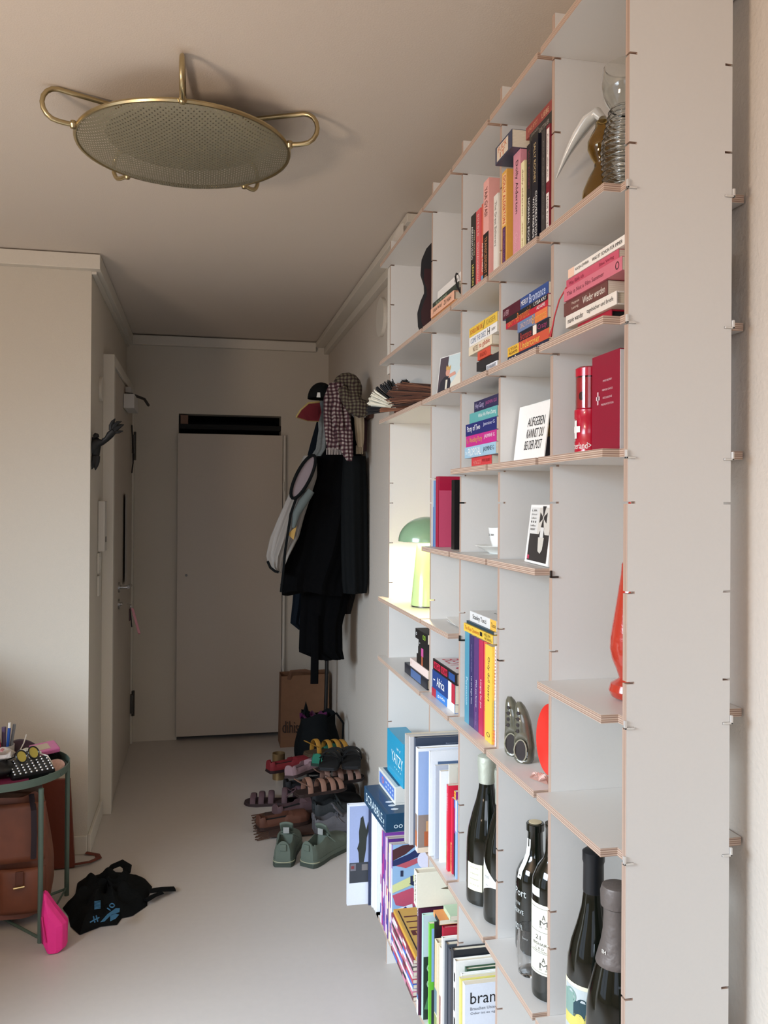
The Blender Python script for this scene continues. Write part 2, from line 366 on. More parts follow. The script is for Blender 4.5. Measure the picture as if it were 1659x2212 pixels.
# ------------------------------------------------------------------ table lamp on the shelf
def table_lamp():
    x, y = 0.636, 2.40; z = bt(-5)+.0004
    r = thing('table_lamp', 'glowing green mushroom table lamp in the far shelf bay', 'lamp', (x, y, z))
    gm = mat('#7d9b7a', 0.22, 0, name='green_enamel', coat=0.5)
    cm = mat('#b7cf8e', 0.15, 0, name='green_glass', coat=0.5)
    R = 0.083; hz = 0.188
    b = MB(); pr = [(R*math.sin(math.pi/2*k/14), hz+R*0.86*math.cos(math.pi/2*k/14)) for k in range(15)]
    pr[0] = (0.0005, pr[0][1]); pr += [(R-0.002, hz-0.001), (R-0.003, hz)]
    pr += [((R-0.003)*math.sin(math.pi/2*(1-k/10)), hz+(R*0.86-0.003)*math.cos(math.pi/2*(1-k/10))) for k in range(1, 10)]
    b.lathe(pr, seg=48); b.build('lamp_shade', gm, r, True)
    b = MB(); b.lathe([(0.0005, 0.004), (0.046, 0.004), (0.0455, 0.008), (0.030, 0.175), (0.027, 0.18), (0.0005, 0.18)], seg=40); b.build('lamp_base', cm, r, True)
    b = MB(); b.lathe([(0.0005, 0), (0.044, 0), (0.044, 0.004), (0.0005, 0.004)], seg=40); b.build('foot_ring', M_darksteel, r, True)
    em = bpy.data.materials.new('bulb_glow'); em.use_nodes = True; nt = em.node_tree; p = nt.nodes['Principled BSDF']
    p.inputs['Emission Color'].default_value = (1, 0.74, 0.44, 1); p.inputs['Emission Strength'].default_value = 620
    b = MB(); b.lathe([(0.0005, 0.193), (0.016, 0.196), (0.021, 0.212), (0.016, 0.228), (0.0005, 0.232)], seg=20); b.build('bulb', em, r, True)
table_lamp()
# @@NEXT@@
# ------------------------------------------------------------------ books
def ray(px, py):
    a, b_ = px-829.5, py-CY; cc, ss = math.cos(ROL), math.sin(ROL)
    X = (cc*a+ss*b_)/F; Y = (-ss*a+cc*b_)/F
    d = math.cos(PIT)+Y*math.sin(PIT); z = math.sin(PIT)-Y*math.cos(PIT)
    return (X*math.cos(YAW)+d*math.sin(YAW), -X*math.sin(YAW)+d*math.cos(YAW), z)
def Yat(px, X, py=1085): r = ray(px, py); return r[1]*X/r[0]
M_pages = stripes('page_edges', ['#e4dac6', '#d6cbb5', '#e9e0cd', '#cfc3ac'], 'Z', 0.0007, 0.85)
M_pagesY = stripes('page_edges_upright', ['#e4dac6', '#d6cbb5', '#e9e0cd', '#cfc3ac'], 'Y', 0.0007, 0.85)
def ink(c): return mat(c, 0.5, name='ink_'+c.strip('#'))
def book(label, X, y0, y1, z0, h, D, col, lie=False, hard=False, texts=(), bands=(), front=(), top=(), group=None, rz=0, rx=0, ry=0, cat='book', name='book', rough=0.42, pages=None, pg=None):
    yc = (y0+y1)/2; w = (y1-y0)/2
    r = thing(name, label, cat, (X, yc, z0), rz, group, rx, ry)
    m = mat(col, rough, coat=0.15); c = 0.0024 if hard else 0.0007; e = 0.003 if hard else 0.0003
    b = MB(); q = MB()
    if lie:
        b.box(0, c, -w, w, 0, h); b.box(c, D, -w, w, 0, c); b.box(c, D, -w, w, h-c, h)
        q.box(c+.0002, D-e, -w+e, w-e, c, h-c)
    else:
        b.box(0, c, -w, w, 0, h); b.box(c, D, -w, -w+c, 0, h); b.box(c, D, w-c, w, 0, h)
        q.box(c+.0002, D-e, -w+c, w-c, e, h-e)
    b.build('cover', m, r, bevel=0.0007 if hard else 0)
    pgm = pages and mat(pages, 0.8) or (M_pages if lie else M_pagesY)
    q.build('pages', pgm, r)
    L = 2*w if lie else h; T = h if lie else 2*w
    def P(a, t, x=-0.0004):
        return (x, w-a*L, t*T) if lie else (x, w-t*T, (1-a)*h)
    for i, bd in enumerate(bands):
        a0, a1, cc = bd[:3]; t0, t1 = (bd[3], bd[4]) if len(bd) > 3 else (0.0, 1.0)
        g = MB(); x = -0.0002-0.00015*i
        g.add([P(a0, t0, x), P(a1, t0, x), P(a1, t1, x), P(a0, t1, x)], [(0, 1, 2, 3)]); g.build('spine_band', ink(cc), r)
    for tx in texts:
        s, a0, a1, th, cc = tx[:5]; tc = tx[5] if len(tx) > 5 else 0.5
        bd = (0, -1, 0) if lie else (0, 0, -1); ud = (0, 0, 1) if lie else (0, -1, 0)
        g = MB(); put_text(g, s, P((a0+a1)/2, tc, -0.0002-.00015*(len(bands)+1)), bd, ud, (a1-a0)*L, th*T); g.build('lettering', ink(cc), r)
    if front:      # print on the cover that faces the camera side (-y); items (kind, x0, x1, z0, z1, colour[, text])
        g = MB(); ms = []
        for i, it in enumerate(front):
            k, x0, x1, a0, a1, cc = it[:6]; mm = ink(cc)
            if mm not in ms: ms.append(mm)
            y = -w-0.0003-0.0002*i
            if k == 'r': g.add([(x0*D, y, a0*h), (x1*D, y, a0*h), (x1*D, y, a1*h), (x0*D, y, a1*h)], [(0, 1, 2, 3)], ms.index(mm))
            elif k == 'p': g.add([(px_*D, y, pz_*h) for px_, pz_ in it[6]], [list(range(len(it[6])))], ms.index(mm))
            elif k == 't': put_text(g, it[6], ((x0+x1)/2*D, y, (a0+a1)/2*h), (1, 0, 0), (0, 0, 1), (x1-x0)*D, (a1-a0)*h, ms.index(mm))
        g.build('cover_print', ms, r)
    if top:        # print on the top cover of a lying book, items (x0,x1 (depth), a0,a1 (far..near), colour[, text])
        g = MB(); ms = []
        for i, it in enumerate(top):
            x0, x1, a0, a1, cc = it[:5]; mm = ink(cc)
            if mm not in ms: ms.append(mm)
            z = h+0.0003+0.0002*i
            if len(it) > 5: put_text(g, it[5], ((x0+x1)/2*D, w-(a0+a1)/2*L, z), (0, -1, 0), (1, 0, 0), (a1-a0)*L, (x1-x0)*D, ms.index(mm))
            else: g.add([(x0*D, w-a0*L, z), (x1*D, w-a0*L, z), (x1*D, w-a1*L, z), (x0*D, w-a1*L, z)], [(0, 3, 2, 1)], ms.index(mm))
        g.build('cover_print', ms, r)
    return r
def row(group, z0, items, py=450):
    """upright books: label, left px, right px, X of the spine, height, depth, colour, keyword extras"""
    last = 99
    for it in items:
        lb, pl, pr, X, h, D, col = it[:7]; kw = it[7] if len(it) > 7 else {}
        ya, yb = Yat(pr, .574, py), min(Yat(pl, .574, py), last)
        k = max(i for i in range(6) if YP[i] < (ya+yb)/2); ya = max(ya, YP[k]+PT+.001)
        yb = max(yb, ya+.005)
        book(lb, X, ya+.0003, yb-.0003, z0, h, D, col, group=group, **kw); last = ya
def pile(group, z0, items, py=690):
    """lying books from the bottom up: label, far px, near px, X of the spine, thickness, depth, colour, extras; gap .0003"""
    z = z0+.0003
    for it in items:
        lb, pl, pr, X, h, D, col = it[:7]; kw = it[7] if len(it) > 7 else {}
        yl = pl if pl < 10 else Yat(pl, X, py); yr = pr if pr < 10 else Yat(pr, X, py)
        k = max(i for i in range(6) if YP[i] < (yl+yr)/2)
        if k < 5: yl = min(yl, YP[k+1]-.0015); yr = max(yr, YP[k]+PT+.0015)
        book(lb, X, yr, yl, z, h, D, col, lie=True, group=group, **kw)
        z += h+.0003
    return z
# --- upper row, bay with the dark spines (third bay)
G = 'paperbacks standing on the top book shelf'
z7 = bt(7)+.0003
row(G, z7, [
 ('narrow black paperback with yellow and white spine lettering, far left of the top row', 1018.5, 1029, .573, .177, .125, '#141313', dict(texts=[('ABRAHAM HUGO', .14, .55, .3, '#ecebe6', .3), ('AFTER HOURS', .2, .52, .22, '#c9c1a0', .72), ('LEAN ON ME', .62, .97, .4, '#d9c76a')])),
 ('coral red paperback beside the narrow black one on the top shelf', 1029.5, 1039, .573, .176, .125, '#d4595c', dict(texts=[('D U R O L O', .06, .32, .3, '#f0e2dc'), ('SCHWANGERSCHAFT', .4, .93, .28, '#f0dcd8')])),
 ('orange-red paperback with a blue and yellow foot on the top shelf', 1039.3, 1045.8, .575, .181, .125, '#cf5f4b', dict(bands=[(.84, .95, '#6a9ac0'), (.95, 1, '#e8cf62')], texts=[('ANNE HIRD', .46, .8, .5, '#f2e4da')])),
 ('tall pink and black paperback in the middle of the third bay top row', 1046.2, 1058, .572, .219, .125, '#e8a9a0', dict(bands=[(.5, 1, '#171312')], texts=[('YAA GYASI', .07, .34, .5, '#6c4038'), ('TRANSCENDENT KIN', .54, .97, .5, '#c98a5c')])),
 ('white paperback with a small dark bird on its cover, top shelf', 1062.5, 1071.5, .578, .174, .13, '#e2ddd2', dict(texts=[('The Great Believers', .08, .6, .5, '#8a8078')], front=[('p', 0, 0, 0, 0, '#2b3540', [(.06,.98),(.16,.93),(.22,.99),(.3,.94),(.42,.97),(.32,.9),(.22,.82),(.16,.88)]), ('r', .02, .3, .02, .09, '#8a2632')])),
 ('cream paperback with small lettering beside the post of the top shelf', 1071.8, 1079.5, .585, .172, .13, '#dccfba', dict(texts=[('Lesley Lokko', .1, .6, .4, '#6f6a64')])),
])
row(G, z7, [
 ('yellow-orange paperback with a purple lower panel, first right of the post', 1086, 1097, .572, .196, .13, '#e0a94e', dict(bands=[(.03, .54, '#eec28a', .15, .85), (.56, .95, '#4d2351', .2, .8)], texts=[('DOLLY ALDERTON', .05, .52, .5, '#c23b2e'), ('EVERYTHING I KNOW', .58, .93, .3, '#9a6b8f')])),
 ('dusty pink hardback with bold black spine lettering on the top shelf', 1105, 1120, .577, .212, .135, '#d993a0', dict(hard=True, texts=[('Dolly Alderton', .08, .55, .45, '#1d1416'), ('Ghosts', .72, .9, .42, '#e9b3bb')])),
 ('cream paperback with lower case dark lettering next to the pink hardback', 1120.5, 1128, .578, .183, .13, '#ece0b4', dict(texts=[('dolly alderton', .08, .55, .5, '#8b7442'), ('dear dolly', .62, .92, .5, '#b79d63')])),
 ('pale yellow paperback with a green-grey cover on the top shelf', 1131.5, 1139, .584, .18, .13, '#ddd783', dict(texts=[('good material', .06, .6, .3, '#b3a556'), ('dolly', .72, .96, .4, '#4f4a2a')])),
 ('black paperback with purple author line, left of the two black novels', 1139.4, 1150, .572, .196, .13, '#17151d', dict(texts=[('SALLY ROONEY', .06, .42, .36, '#7b3c4c'), ('NORMAL PEOPLE', .5, .96, .36, '#e9e6e2')])),
 ('black paperback with cream author line, right of the two black novels', 1150.4, 1164, .572, .1985, .13, '#141420', dict(texts=[('SALLY ROONEY', .06, .42, .34, '#cfb789'), ('CONVERSATIONS', .5, .95, .28, '#f0eeea', .75), ('WITH FRIENDS', .54, .9, .28, '#f0eeea', .35)])),
 ('brown cloth bound book between the black novels and the dark grey one', 1168, 1171, .586, .195, .13, '#a96f3f', dict(hard=True)),
 ('dark grey paperback near the right post of the top row', 1171.5, 1180, .572, .192, .135, '#3b3636', dict(texts=[('Das Ereignis  Annie E', .1, .8, .25, '#8f8a86')])),
 ('dark red book with two white spine labels, last of the top row', 1180.5, 1190, .573, .194, .135, '#7a1c2c', dict(bands=[(.03, .5, '#ece2da', .1, .9), (.6, .98, '#ece2da', .1, .9)], texts=[('Kummer aller Art', .08, .46, .3, '#5f5450'), ('Heiß brodelt', .63, .94, .42, '#2f2927')])),
])
# books thrown on top of the upright ones
G2 = 'books lying on top of the upright top row'
zz = z7+.1990
book('dark book with pale lettering lying on the upright top row', .58, 1.372, 1.475, zz, .022, .12, '#24211f', lie=True, hard=True, group=G2, texts=[('DANIEL', .1, .45, .22, '#8d877e', .75), ('GLATTAUER', .45, .9, .34, '#a9a298', .4)])
book('dark red-brown book topmost above the upright top row', .583, 1.372, 1.50, zz+.0226, .022, .12, '#8f3b36', lie=True, group=G2, texts=[('UND JETZT', .1, .45, .4, '#d9a07c'), ('LIEBE', .6, .85, .4, '#d9b08c')])
book('blue-grey book with a white and orange label lying above the pink hardback', .56, 1.512, 1.604, z7+.2125, .034, .10, '#3a3f56', lie=True, group=G2, bands=[(.1, .78, '#d9c9b4', .1, .9)], texts=[('FUCK', .18, .7, .3, '#cf6f45', .68), ('IT', .3, .6, .3, '#cf6f45', .3)])
# --- second shelf: piles
z4 = bt(4)
pile('books piled in the nearest bay of the second shelf', z4, [
 ('red book with black page edges at the bottom of the nearest pile', 1248, 1320, .586, .021, .13, '#a81c35', dict(pages='#17181a', hard=True, texts=[('LA ULLE', .3, .8, .35, '#7c1428')])),
 ('off-white book with black lower case title, second from the bottom of the nearest pile', 1222, 1331, .58, .020, .13, '#e9e0d4', dict(hard=True, texts=[('mavie wander', .05, .38, .42, '#2a2624'), ('tagebücher und briefe', .45, .95, .42, '#2a2624')])),
 ('brown book with pale title in the middle of the nearest pile', 1218, 1312, .58, .022, .14, '#6b3f3b', dict(texts=[('Margarete', .2, .38, .24, '#e0c9b8', .68), ('Lazartig', .2, .36, .24, '#e0c9b8', .32), ('Wieder werden', .46, .95, .5, '#e9ddd0')])),
 ('salmon pink paperback with a dark publisher mark in the nearest pile', 1218, 1343, .576, .020, .13, '#cf7180', dict(texts=[('This is Not a Film Summer', .06, .72, .34, '#7a3b48'), ('O', .9, .96, .6, '#3a2328')])),
 ('deep pink paperback just under the top white book of the nearest pile', 1223, 1336, .58, .015, .125, '#c65369', dict(texts=[('Was fühle ich', .06, .36, .4, '#8a2b42'), ('Blau Verlag', .66, .92, .4, '#8a2b42')])),
 ('white book with a peach end and thin black capitals on top of the nearest pile', 1227, 1.107, .578, .014, .125, '#ece4da', dict(hard=True, bands=[(0, .12, '#ecc4ac')], texts=[('KATJA LEWINA', .15, .4, .42, '#2b2725'), ('WAS IST SCHON FÜR IMMER', .46, .97, .46, '#2b2725')])),
])
b = MB(); b.tube([(.579, 1.306, z4+.088), (.572, 1.318, z4+.07), (.567, 1.325, z4+.045), (.566, 1.331, z4+.028), (.563, 1.334, z4+.012)], [.0012, .0012, .0012, .0014, .003], 6)
tag(b.build('ribbon', mat('#b5353b', .7), None, True), 'thin red ribbon bookmark hanging from the nearest book pile', 'ribbon')
book('thin black book at the far side under the nearest pile', .60, 1.314, 1.345, z4+.0003, .014, .12, '#1d1c1c', lie=True)
pile('bright paperbacks piled in the second bay of the second shelf', z4, [
 ('navy paperback with white capitals at the bottom of the colourful pile', 1097, 1.3665, .574, .016, .13, '#1f2740', dict(texts=[('THE', .04, .14, .55, '#e6e2da'), ('Bromance', .2, .5, .75, '#e6e2da'), ('BOOK CLUB', .55, .9, .5, '#e6e2da')])),
 ('yellow paperback with red script second from the bottom of the colourful pile', 1097, 1.365, .574, .018, .13, '#e6b542', dict(bands=[(.3, 1, '#c9553c')], texts=[('LYSSA', .04, .26, .28, '#7b5a2a', .7), ('ADAMS', .04, .26, .28, '#7b5a2a', .3), ('Undercover', .34, .8, .7, '#e9c25a')])),
 ('black paperback with orange script in the middle of the colourful pile', 1120, 1.3685, .575, .017, .13, '#23202c', dict(bands=[(.5, .62, '#ece0d0')], texts=[('Bromance', .08, .46, .8, '#b7443f'), ('Crazy', .66, .95, .7, '#a5406c')])),
 ('slate blue and orange paperback above the black one in the colourful pile', 1118, 1.3665, .572, .019, .13, '#6d7fa3', dict(bands=[(.6, 1, '#dd7443')], texts=[('CRAZY STUPID', .1, .52, .45, '#d9b5a6'), ('Bromance', .52, .96, .8, '#e2a24c')])),
 ('red and black paperback with orange script second from the top of the colourful pile', 1093, 1.3665, .572, .021, .13, '#ba2338', dict(bands=[(0, 1, '#1c1c20', .52, 1)], texts=[("ISN'T IT", .06, .3, .4, '#e58a4b', .3), ('Bromantic?', .3, .62, .8, '#d5793f'), ('LYSSA KAY', .7, .97, .3, '#ece8e4', .78), ('ADAMS', .76, .95, .28, '#ece8e4', .3)])),
 ('blue and dark red paperback with white title on top of the colourful pile', 1086, 1.3665, .573, .021, .13, '#2f4a86', dict(bands=[(0, .42, '#4e1226')], texts=[('A VERY', .03, .16, .5, '#c9a0a8'), ('MERRY', .44, .6, .45, '#ece9ea'), ('Bromance', .62, .95, .75, '#c5d0e8')])),
])
pile('worn paperbacks piled in the third bay of the second shelf', z4, [
 ('thin black booklet at the very bottom of the third bay pile', 1008, 1056, .573, .004, .13, '#1c1a20'),
 ('white and blue paperback second from the bottom of the third bay pile', 1051, 1.6265, .574, .017, .13, '#e5e6ea', dict(bands=[(0, 1, '#31456e', 0, .25)], texts=[('DIE WAHRHEIT', .08, .9, .45, '#3a3f52', .6)])),
 ('charcoal paperback in the lower middle of the third bay pile', 1030, 1.6275, .582, .02, .13, '#2e2c2f'),
 ('tomato red paperback tucked in the middle of the third bay pile', 1032, 1.68, .578, .018, .13, '#d3553f', dict(texts=[('RADIO', .2, .7, .5, '#8a2f22')])),
 ('cream paperback with red-brown title in the third bay pile', 1013, 1.66, .574, .019, .13, '#e5d5b8', dict(texts=[('NOTES', .2, .42, .6, '#7c5433'), ('to gibble', .46, .92, .7, '#b4412f')])),
 ('white paperback with wide grey capitals in the third bay pile', 1014, 1.6285, .574, .02, .13, '#eae6e0', dict(texts=[('COME THE DEEZ', .06, .62, .55, '#6c83a0'), ('H', .68, .76, .7, '#1c1a1a'), ('autor', .82, .95, .3, '#6a6a6a')])),
 ('yellow paperback with orange capitals on top of the third bay pile', 1014, 1.6285, .574, .02, .13, '#e5bf4b', dict(texts=[('SCHULD SIND DIE', .04, .5, .5, '#c2582a'), ('/', .52, .58, .8, '#3b2a1a'), ('KAISER', .64, .95, .55, '#a88d3b')])),
])
pile('books piled in the fourth bay of the top book shelf', z7-.0003, [
 ('tan paperback with a red dot at the bottom of the fourth bay top pile', 926, 1.91, .574, .023, .13, '#bd8656', dict(texts=[('M', .25, .42, .5, '#ece4da'), ('•', .48, .6, .7, '#d1432d'), ('Roman', .66, .86, .3, '#7d4b2c')])),
 ('peach hardback with bold black capitals in the fourth bay top pile', 922, 1.925, .571, .023, .13, '#e9b294', dict(hard=True, texts=[('JULIA WOLF', .12, .52, .45, '#2a211c'), ('ZU NAH', .6, .9, .45, '#2a211c')])),
 ('dark green paperback above the peach hardback', 924, 1.90, .576, .015, .13, '#2e3a31', dict(texts=[('RASPAIL', .15, .6, .5, '#9aa58a')])),
 ('white hardback topmost of the fourth bay top pile', 945, 1.886, .58, .022, .13, '#e6e0d8', dict(hard=True, texts=[('l', .75, .8, .4, '#555')] if False else [('Roman', .7, .86, .3, '#8a8580')])),
], py=660)
# --- third shelf: piles
z1 = bt(1)
pile('romance paperbacks piled in the third bay of the third shelf', z1, [
 ('small red paperback under the pile in the third bay', 1019, 1062, .578, .022, .11, '#cf3f42', dict(texts=[('HINGST', .1, .5, .4, '#e58a80'), ('WAS BLEIBT', .55, .95, .3, '#8f1e26', .6)])),
 ('light blue paperback with white capitals in the third bay pile', 1004, 1.6265, .572, .024, .13, '#9dc0d3', dict(texts=[('the', .03, .1, .4, '#e8eef0'), ('PROPOSAL', .13, .55, .7, '#f0f0ec'), ('JASMINE G', .62, .95, .5, '#39414d')])),
 ('magenta paperback with yellow script in the third bay pile', 1007, 1.6265, .573, .024, .13, '#c22c84', dict(texts=[('The', .03, .09, .4, '#d9a15a'), ('Wedding Party', .12, .56, .6, '#d9a15a'), ('JASMINE G', .62, .95, .4, '#ecd8e2', .6)])),
 ('navy blue paperback with white script in the third bay pile', 1006, 1.6265, .573, .026, .13, '#222a6b', dict(texts=[('Party of Two', .06, .5, .6, '#f0eef0'), ('Jasmine G', .6, .95, .34, '#c9cbe0', .62)])),
 ('teal paperback second from the top of the third bay pile', 1014, 1.6275, .575, .022, .13, '#5fa6a4', dict(texts=[('While We Were Dating', .34, .96, .45, '#eef2ee')])),
 ('dark violet-blue paperback on top of the third bay pile', 1024, 1.6285, .577, .023, .13, '#2c2a4e', dict(texts=[('Hey Gang', .06, .42, .6, '#b5aacc'), ('JASMIN GU', .5, .95, .4, '#b0588e')])),
], py=930)
pile('books piled behind the white lettered card', z1, [
 ('dark purple paperback at the bottom behind the lettered card', 1.60, 1.3675, .635, .024, .095, '#3c1f48', dict(texts=[('M V', .84, .97, .3, '#8d6f9a')])),
 ('second dark purple paperback behind the lettered card', 1.60, 1.3675, .635, .024, .095, '#3a2147', dict(texts=[('e', .86, .95, .3, '#8d6f9a')])),
 ('yellow paperback behind the lettered card', 1.60, 1.3675, .635, .022, .095, '#dcab3a', dict(texts=[('ji', .86, .95, .5, '#6a4f1a')])),
 ('black paperback behind the lettered card', 1.60, 1.3675, .637, .022, .095, '#1b2020'),
 ('white paperback with red title on top behind the lettered card', 1.60, 1.3675, .625, .022, .105, '#dfe0dc', dict(texts=[("MY LIFE", .06, .32, .5, '#c22f42'), ('RANE', .36, .55, .3, '#c22f42'), ('AE', .58, .76, .8, '#1a1a1c'), ('NOVELLE', .8, .97, .25, '#7a9a92')])),
], py=930)
# --- row of coloured paperbacks on the sixth shelf
z8 = bt(-8)
row('paperbacks standing on the sixth shelf', z8+.0003, [
 ('teal blue paperback, far left of the sixth shelf row', 1003.8, 1013.3, .574, .202, .13, '#4f90a6', dict(texts=[('Persuasion', .5, .8, .4, '#b9d6df')])),
 ('dark indigo paperback second in the sixth shelf row', 1013.6, 1023.2, .574, .198, .13, '#37315f', dict(texts=[('Five Ways to Forgive', .1, .4, .25, '#8f86ac'), ('Let the Right One', .45, .75, .3, '#d8d4e4')])),
 ('plum purple paperback third in the sixth shelf row', 1023.6, 1033.6, .574, .198, .13, '#59386e', dict(texts=[('With you forever', .45, .75, .32, '#e2d8e8'), ('Claire Lyn', .8, .94, .25, '#a48fb4')])),
 ('crimson paperback in the middle of the sixth shelf row', 1034, 1043.8, .574, .198, .13, '#b72d51', dict(texts=[('Longing for Joe', .42, .72, .36, '#f0d8de')])),
 ('coral paperback behind the yellow one in the sixth shelf row', 1044.2, 1050.4, .575, .198, .13, '#e06050', dict(texts=[('WINNING', .5, .72, .4, '#7a2a24')])),
 ('bright yellow paperback with black italic title in the sixth shelf row', 1050.8, 1065.8, .571, .196, .13, '#edc04a', dict(texts=[('Only dull losers', .12, .58, .38, '#33302a'), ('O', .9, .95, .5, '#5a4a2a')])),
 ('pale paperback with blue and red foot right of the yellow one', 1066.2, 1071.5, .576, .198, .13, '#ddd6c2', dict(bands=[(.55, .85, '#6fa2c8'), (.85, 1, '#cf5a5a')], texts=[('LOVE', .28, .5, .6, '#cf5a5a')])),
 ('white paperback with a red dotted edge last of the sixth shelf row', 1071.8, 1075.3, .574, .200, .13, '#efe6e0', dict(bands=[(a/30, a/30+.016, '#c8404c', .2, .8) for a in range(1, 29)])),
], py=1480)
zt = z8+.0003+.2025
pile('books lying on the sixth shelf row', zt, [
 ('yellow paperback with orange script lying on the coloured row', 1002, 1.632, .570, .017, .125, '#e6bd45', dict(texts=[('The Kiss Quotient', .04, .56, .6, '#c9762c'), ('HELEN', .72, .92, .36, '#6f6428', .72), ('HOANG', .74, .96, .36, '#6f6428', .28)], bands=[(.58, .66, '#1f1d1a', .3, .8)])),
 ('dark teal booklet between the yellow paperback and the white book', 1008, 1.64, .574, .006, .125, '#1f3b49'),
 ('white hardback with a tall serif title and yellow corner on the coloured row', 1015, 1.634, .578, .022, .13, '#dcdad6', dict(hard=True, bands=[(.78, 1, '#e2b04a')], texts=[('Stanley Tucci', .12, .64, .6, '#2a2826'), ('Taste', .82, .98, .4, '#4a3a22')], top=[(.2, .5, .3, .9, '#9a9894', 'Stanley')])),
], py=1330)
# --- fifth/sixth shelf, fourth bay pile with the travel guides
pile('guide books piled in the fourth bay', z8, [
 ('light blue guide book at the bottom of the travel pile', 933, 1.90, .572, .021, .13, '#2f78c4', dict(bands=[(0, .2, '#a8263c'), (.7, 1, '#e6e4e2')], texts=[('guide', .28, .6, .5, '#e8f0f8')])),
 ('thick dark blue travel guide with a white title', 934, 1.895, .571, .045, .13, '#20407f', dict(bands=[(.72, .86, '#e6e2dc'), (.86, 1, '#b3283c')], texts=[('Africa', .22, .56, .5, '#f4f4f2'), ('-', .06, .14, .06, '#e8ecf4')])),
 ('black book with red block capitals on top of the travel pile', 935, 1.885, .571, .028, .135, '#1c1517', dict(hard=True, bands=[(.04, .34, '#c92844', .2, .8), (.38, .64, '#c92844', .2, .8), (.7, .95, '#274a86', .2, .8)], texts=[('HIGH', .06, .32, .5, '#5c0f1f'), ('ADAM', .4, .62, .5, '#5c0f1f')], top=[(0.02, .98, .02, .98, '#e6dedb'), (.12, .45, .1, .9, '#c22d45', 'BEST OF'), (.52, .9, .1, .9, '#c22d45', 'STORIES')])),
], py=1450)
pile('dark books piled beside the post in the lamp bay', z8, [
 ('navy hardback with a blue photo spine at the bottom of the dark pile', 874, 2.15, .572, .028, .13, '#161a26', dict(hard=True, bands=[(.3, .75, '#4b648f', .1, .9)])),
 ('pale pink book second from the bottom of the dark pile', 886, 2.15, .575, .022, .13, '#ead3c9', dict(texts=[('o', .04, .08, .3, '#c9a092')])),
 ('black book with an orange mark in the dark pile', 900, 2.15, .577, .024, .12, '#1a1718', dict(bands=[(.4, .52, '#a8593c')])),
 ('black book with a pink mark in the dark pile', 903, 2.15, .577, .022, .12, '#1b1a1c', dict(bands=[(.3, .5, '#c0508c')])),
 ('plain black book in the upper part of the dark pile', 904, 2.15, .577, .02, .12, '#17181b', dict(texts=[('o', .08, .16, .2, '#c9c9c9')])),
 ('black box with a lime green emblem on top of the dark pile', 897, 2.15, .573, .026, .12, '#151517', dict(texts=[('o', .06, .14, .3, '#e8e8e8'), ('oo', .62, .85, .5, '#9ac03b')])),
], py=1420)
# --- red hardback, black folder and blue booklets, fifth shelf fourth bay
z2 = bt(-2)
book('tall crimson hardback facing out beside the lamp post', .577, 2.072, 2.093, z2+.0003, .178, .15, '#a81f3f', hard=True, rough=.3, front=[('r', .02, 1, 0, .8, '#c34a69'), ('t', .35, .62, .62, .66, '#7d2740', 'I WEEK')])
book('thin blue booklet squeezed behind the crimson hardback', .576, 2.104, 2.112, z2+.0003, .168, .13, '#7fa8d4', bands=[(.4, 1, '#3f67ad')])
book('narrow white booklet next to the thin blue one', .58, 2.114, 2.119, z2+.0003, .165, .13, '#d6dde4')
book('black ring folder standing in front of the crimson hardback', .586, 1.958, 1.983, z2+.0003, .166, .145, '#101011', cat='folder', name='folder')
# --- tall books and folders, fourth bay above the wine shelf level
z14 = bt(-14)+.0003
G5 = 'tall books and folders in the fourth bay'
def tall(label, X, ya, yb, h, D, col, **kw): return book(label, X, ya, yb, kw.pop('z', z14), h, D, col, group=kw.pop('group', G5), **kw)
tall('pale taupe folder protruding furthest left in the tall row', .508, 2.108, 2.124, .275, .22, '#b5afa8', rough=.7)
tall('light grey folder behind the navy one in the tall row', .515, 2.096, 2.106, .272, .22, '#c6c4c4', rough=.7)
tall('large navy folder with a pale title line', .524, 2.078, 2.094, .273, .225, '#3b4557', hard=True, front=[('t', .35, .9, .93, .945, '#98a2b2', 'Sommersemester Neue Fotografie'), ('r', .08, .95, .5, .87, '#222c3b'), ('p', 0,0,0,0, '#334156', [(.1,.6),(.4,.8),(.7,.62),(.92,.84),(.92,.55),(.1,.55)])])
tall('pale blue photo book with a street scene near its foot', .522, 2.046, 2.066, .256, .22, '#e9ebef', hard=True, front=[('r', .01, .99, .36, .97, '#93a9cf'), ('r', .01, .99, 0, .36, '#8b7a70'), ('r', .08, .5, .06, .2, '#b0603a'), ('r', .1, .2, .2, .3, '#c99a6a'), ('r', .3, .42, .2, .27, '#6a4a3a'), ('r', .0, 1, 0, .05, '#d9c7b0')], bands=[(.64, .8, '#8b7a70'), (.8, .95, '#b36a44')])
tall('white hardback with a blue-grey picture panel', .546, 2.02, 2.03, .255, .2, '#e6e8ec', hard=True, front=[('r', .1, .95, .7, .9, '#5a6f8d'), ('t', .5, .9, .72, .8, '#c3ccd8', 'SC')])
tall('grey clear sleeve with papers in the tall row', .556, 2.004, 2.012, .225, .19, '#b9bcc6')
tall('white magazine with black pictures on its cover', .562, 1.978, 1.99, .218, .19, '#eceef2', front=[('r', .2, .45, .55, .65, '#2b2b33'), ('r', .2, .4, .3, .42, '#1b1b20')])
tall('cream card folder with a fine line drawing', .578, 1.962, 1.968, .238, .16, '#dcdacb', front=[('r', .12, .9, .72, .97, '#cfcdbd'), ('r', .15, .87, .735, .955, '#e2e0d2'), ('t', .3, .5, .86, .92, '#7c7b70', 'SJ'), ('t', .3, .8, .76, .82, '#8f8e84', '####')])
tall('black and white slim booklet left of the red ones', .571, 1.945, 1.955, .19, .17, '#e4e6ea', bands=[(.35, .8, '#15171a')])
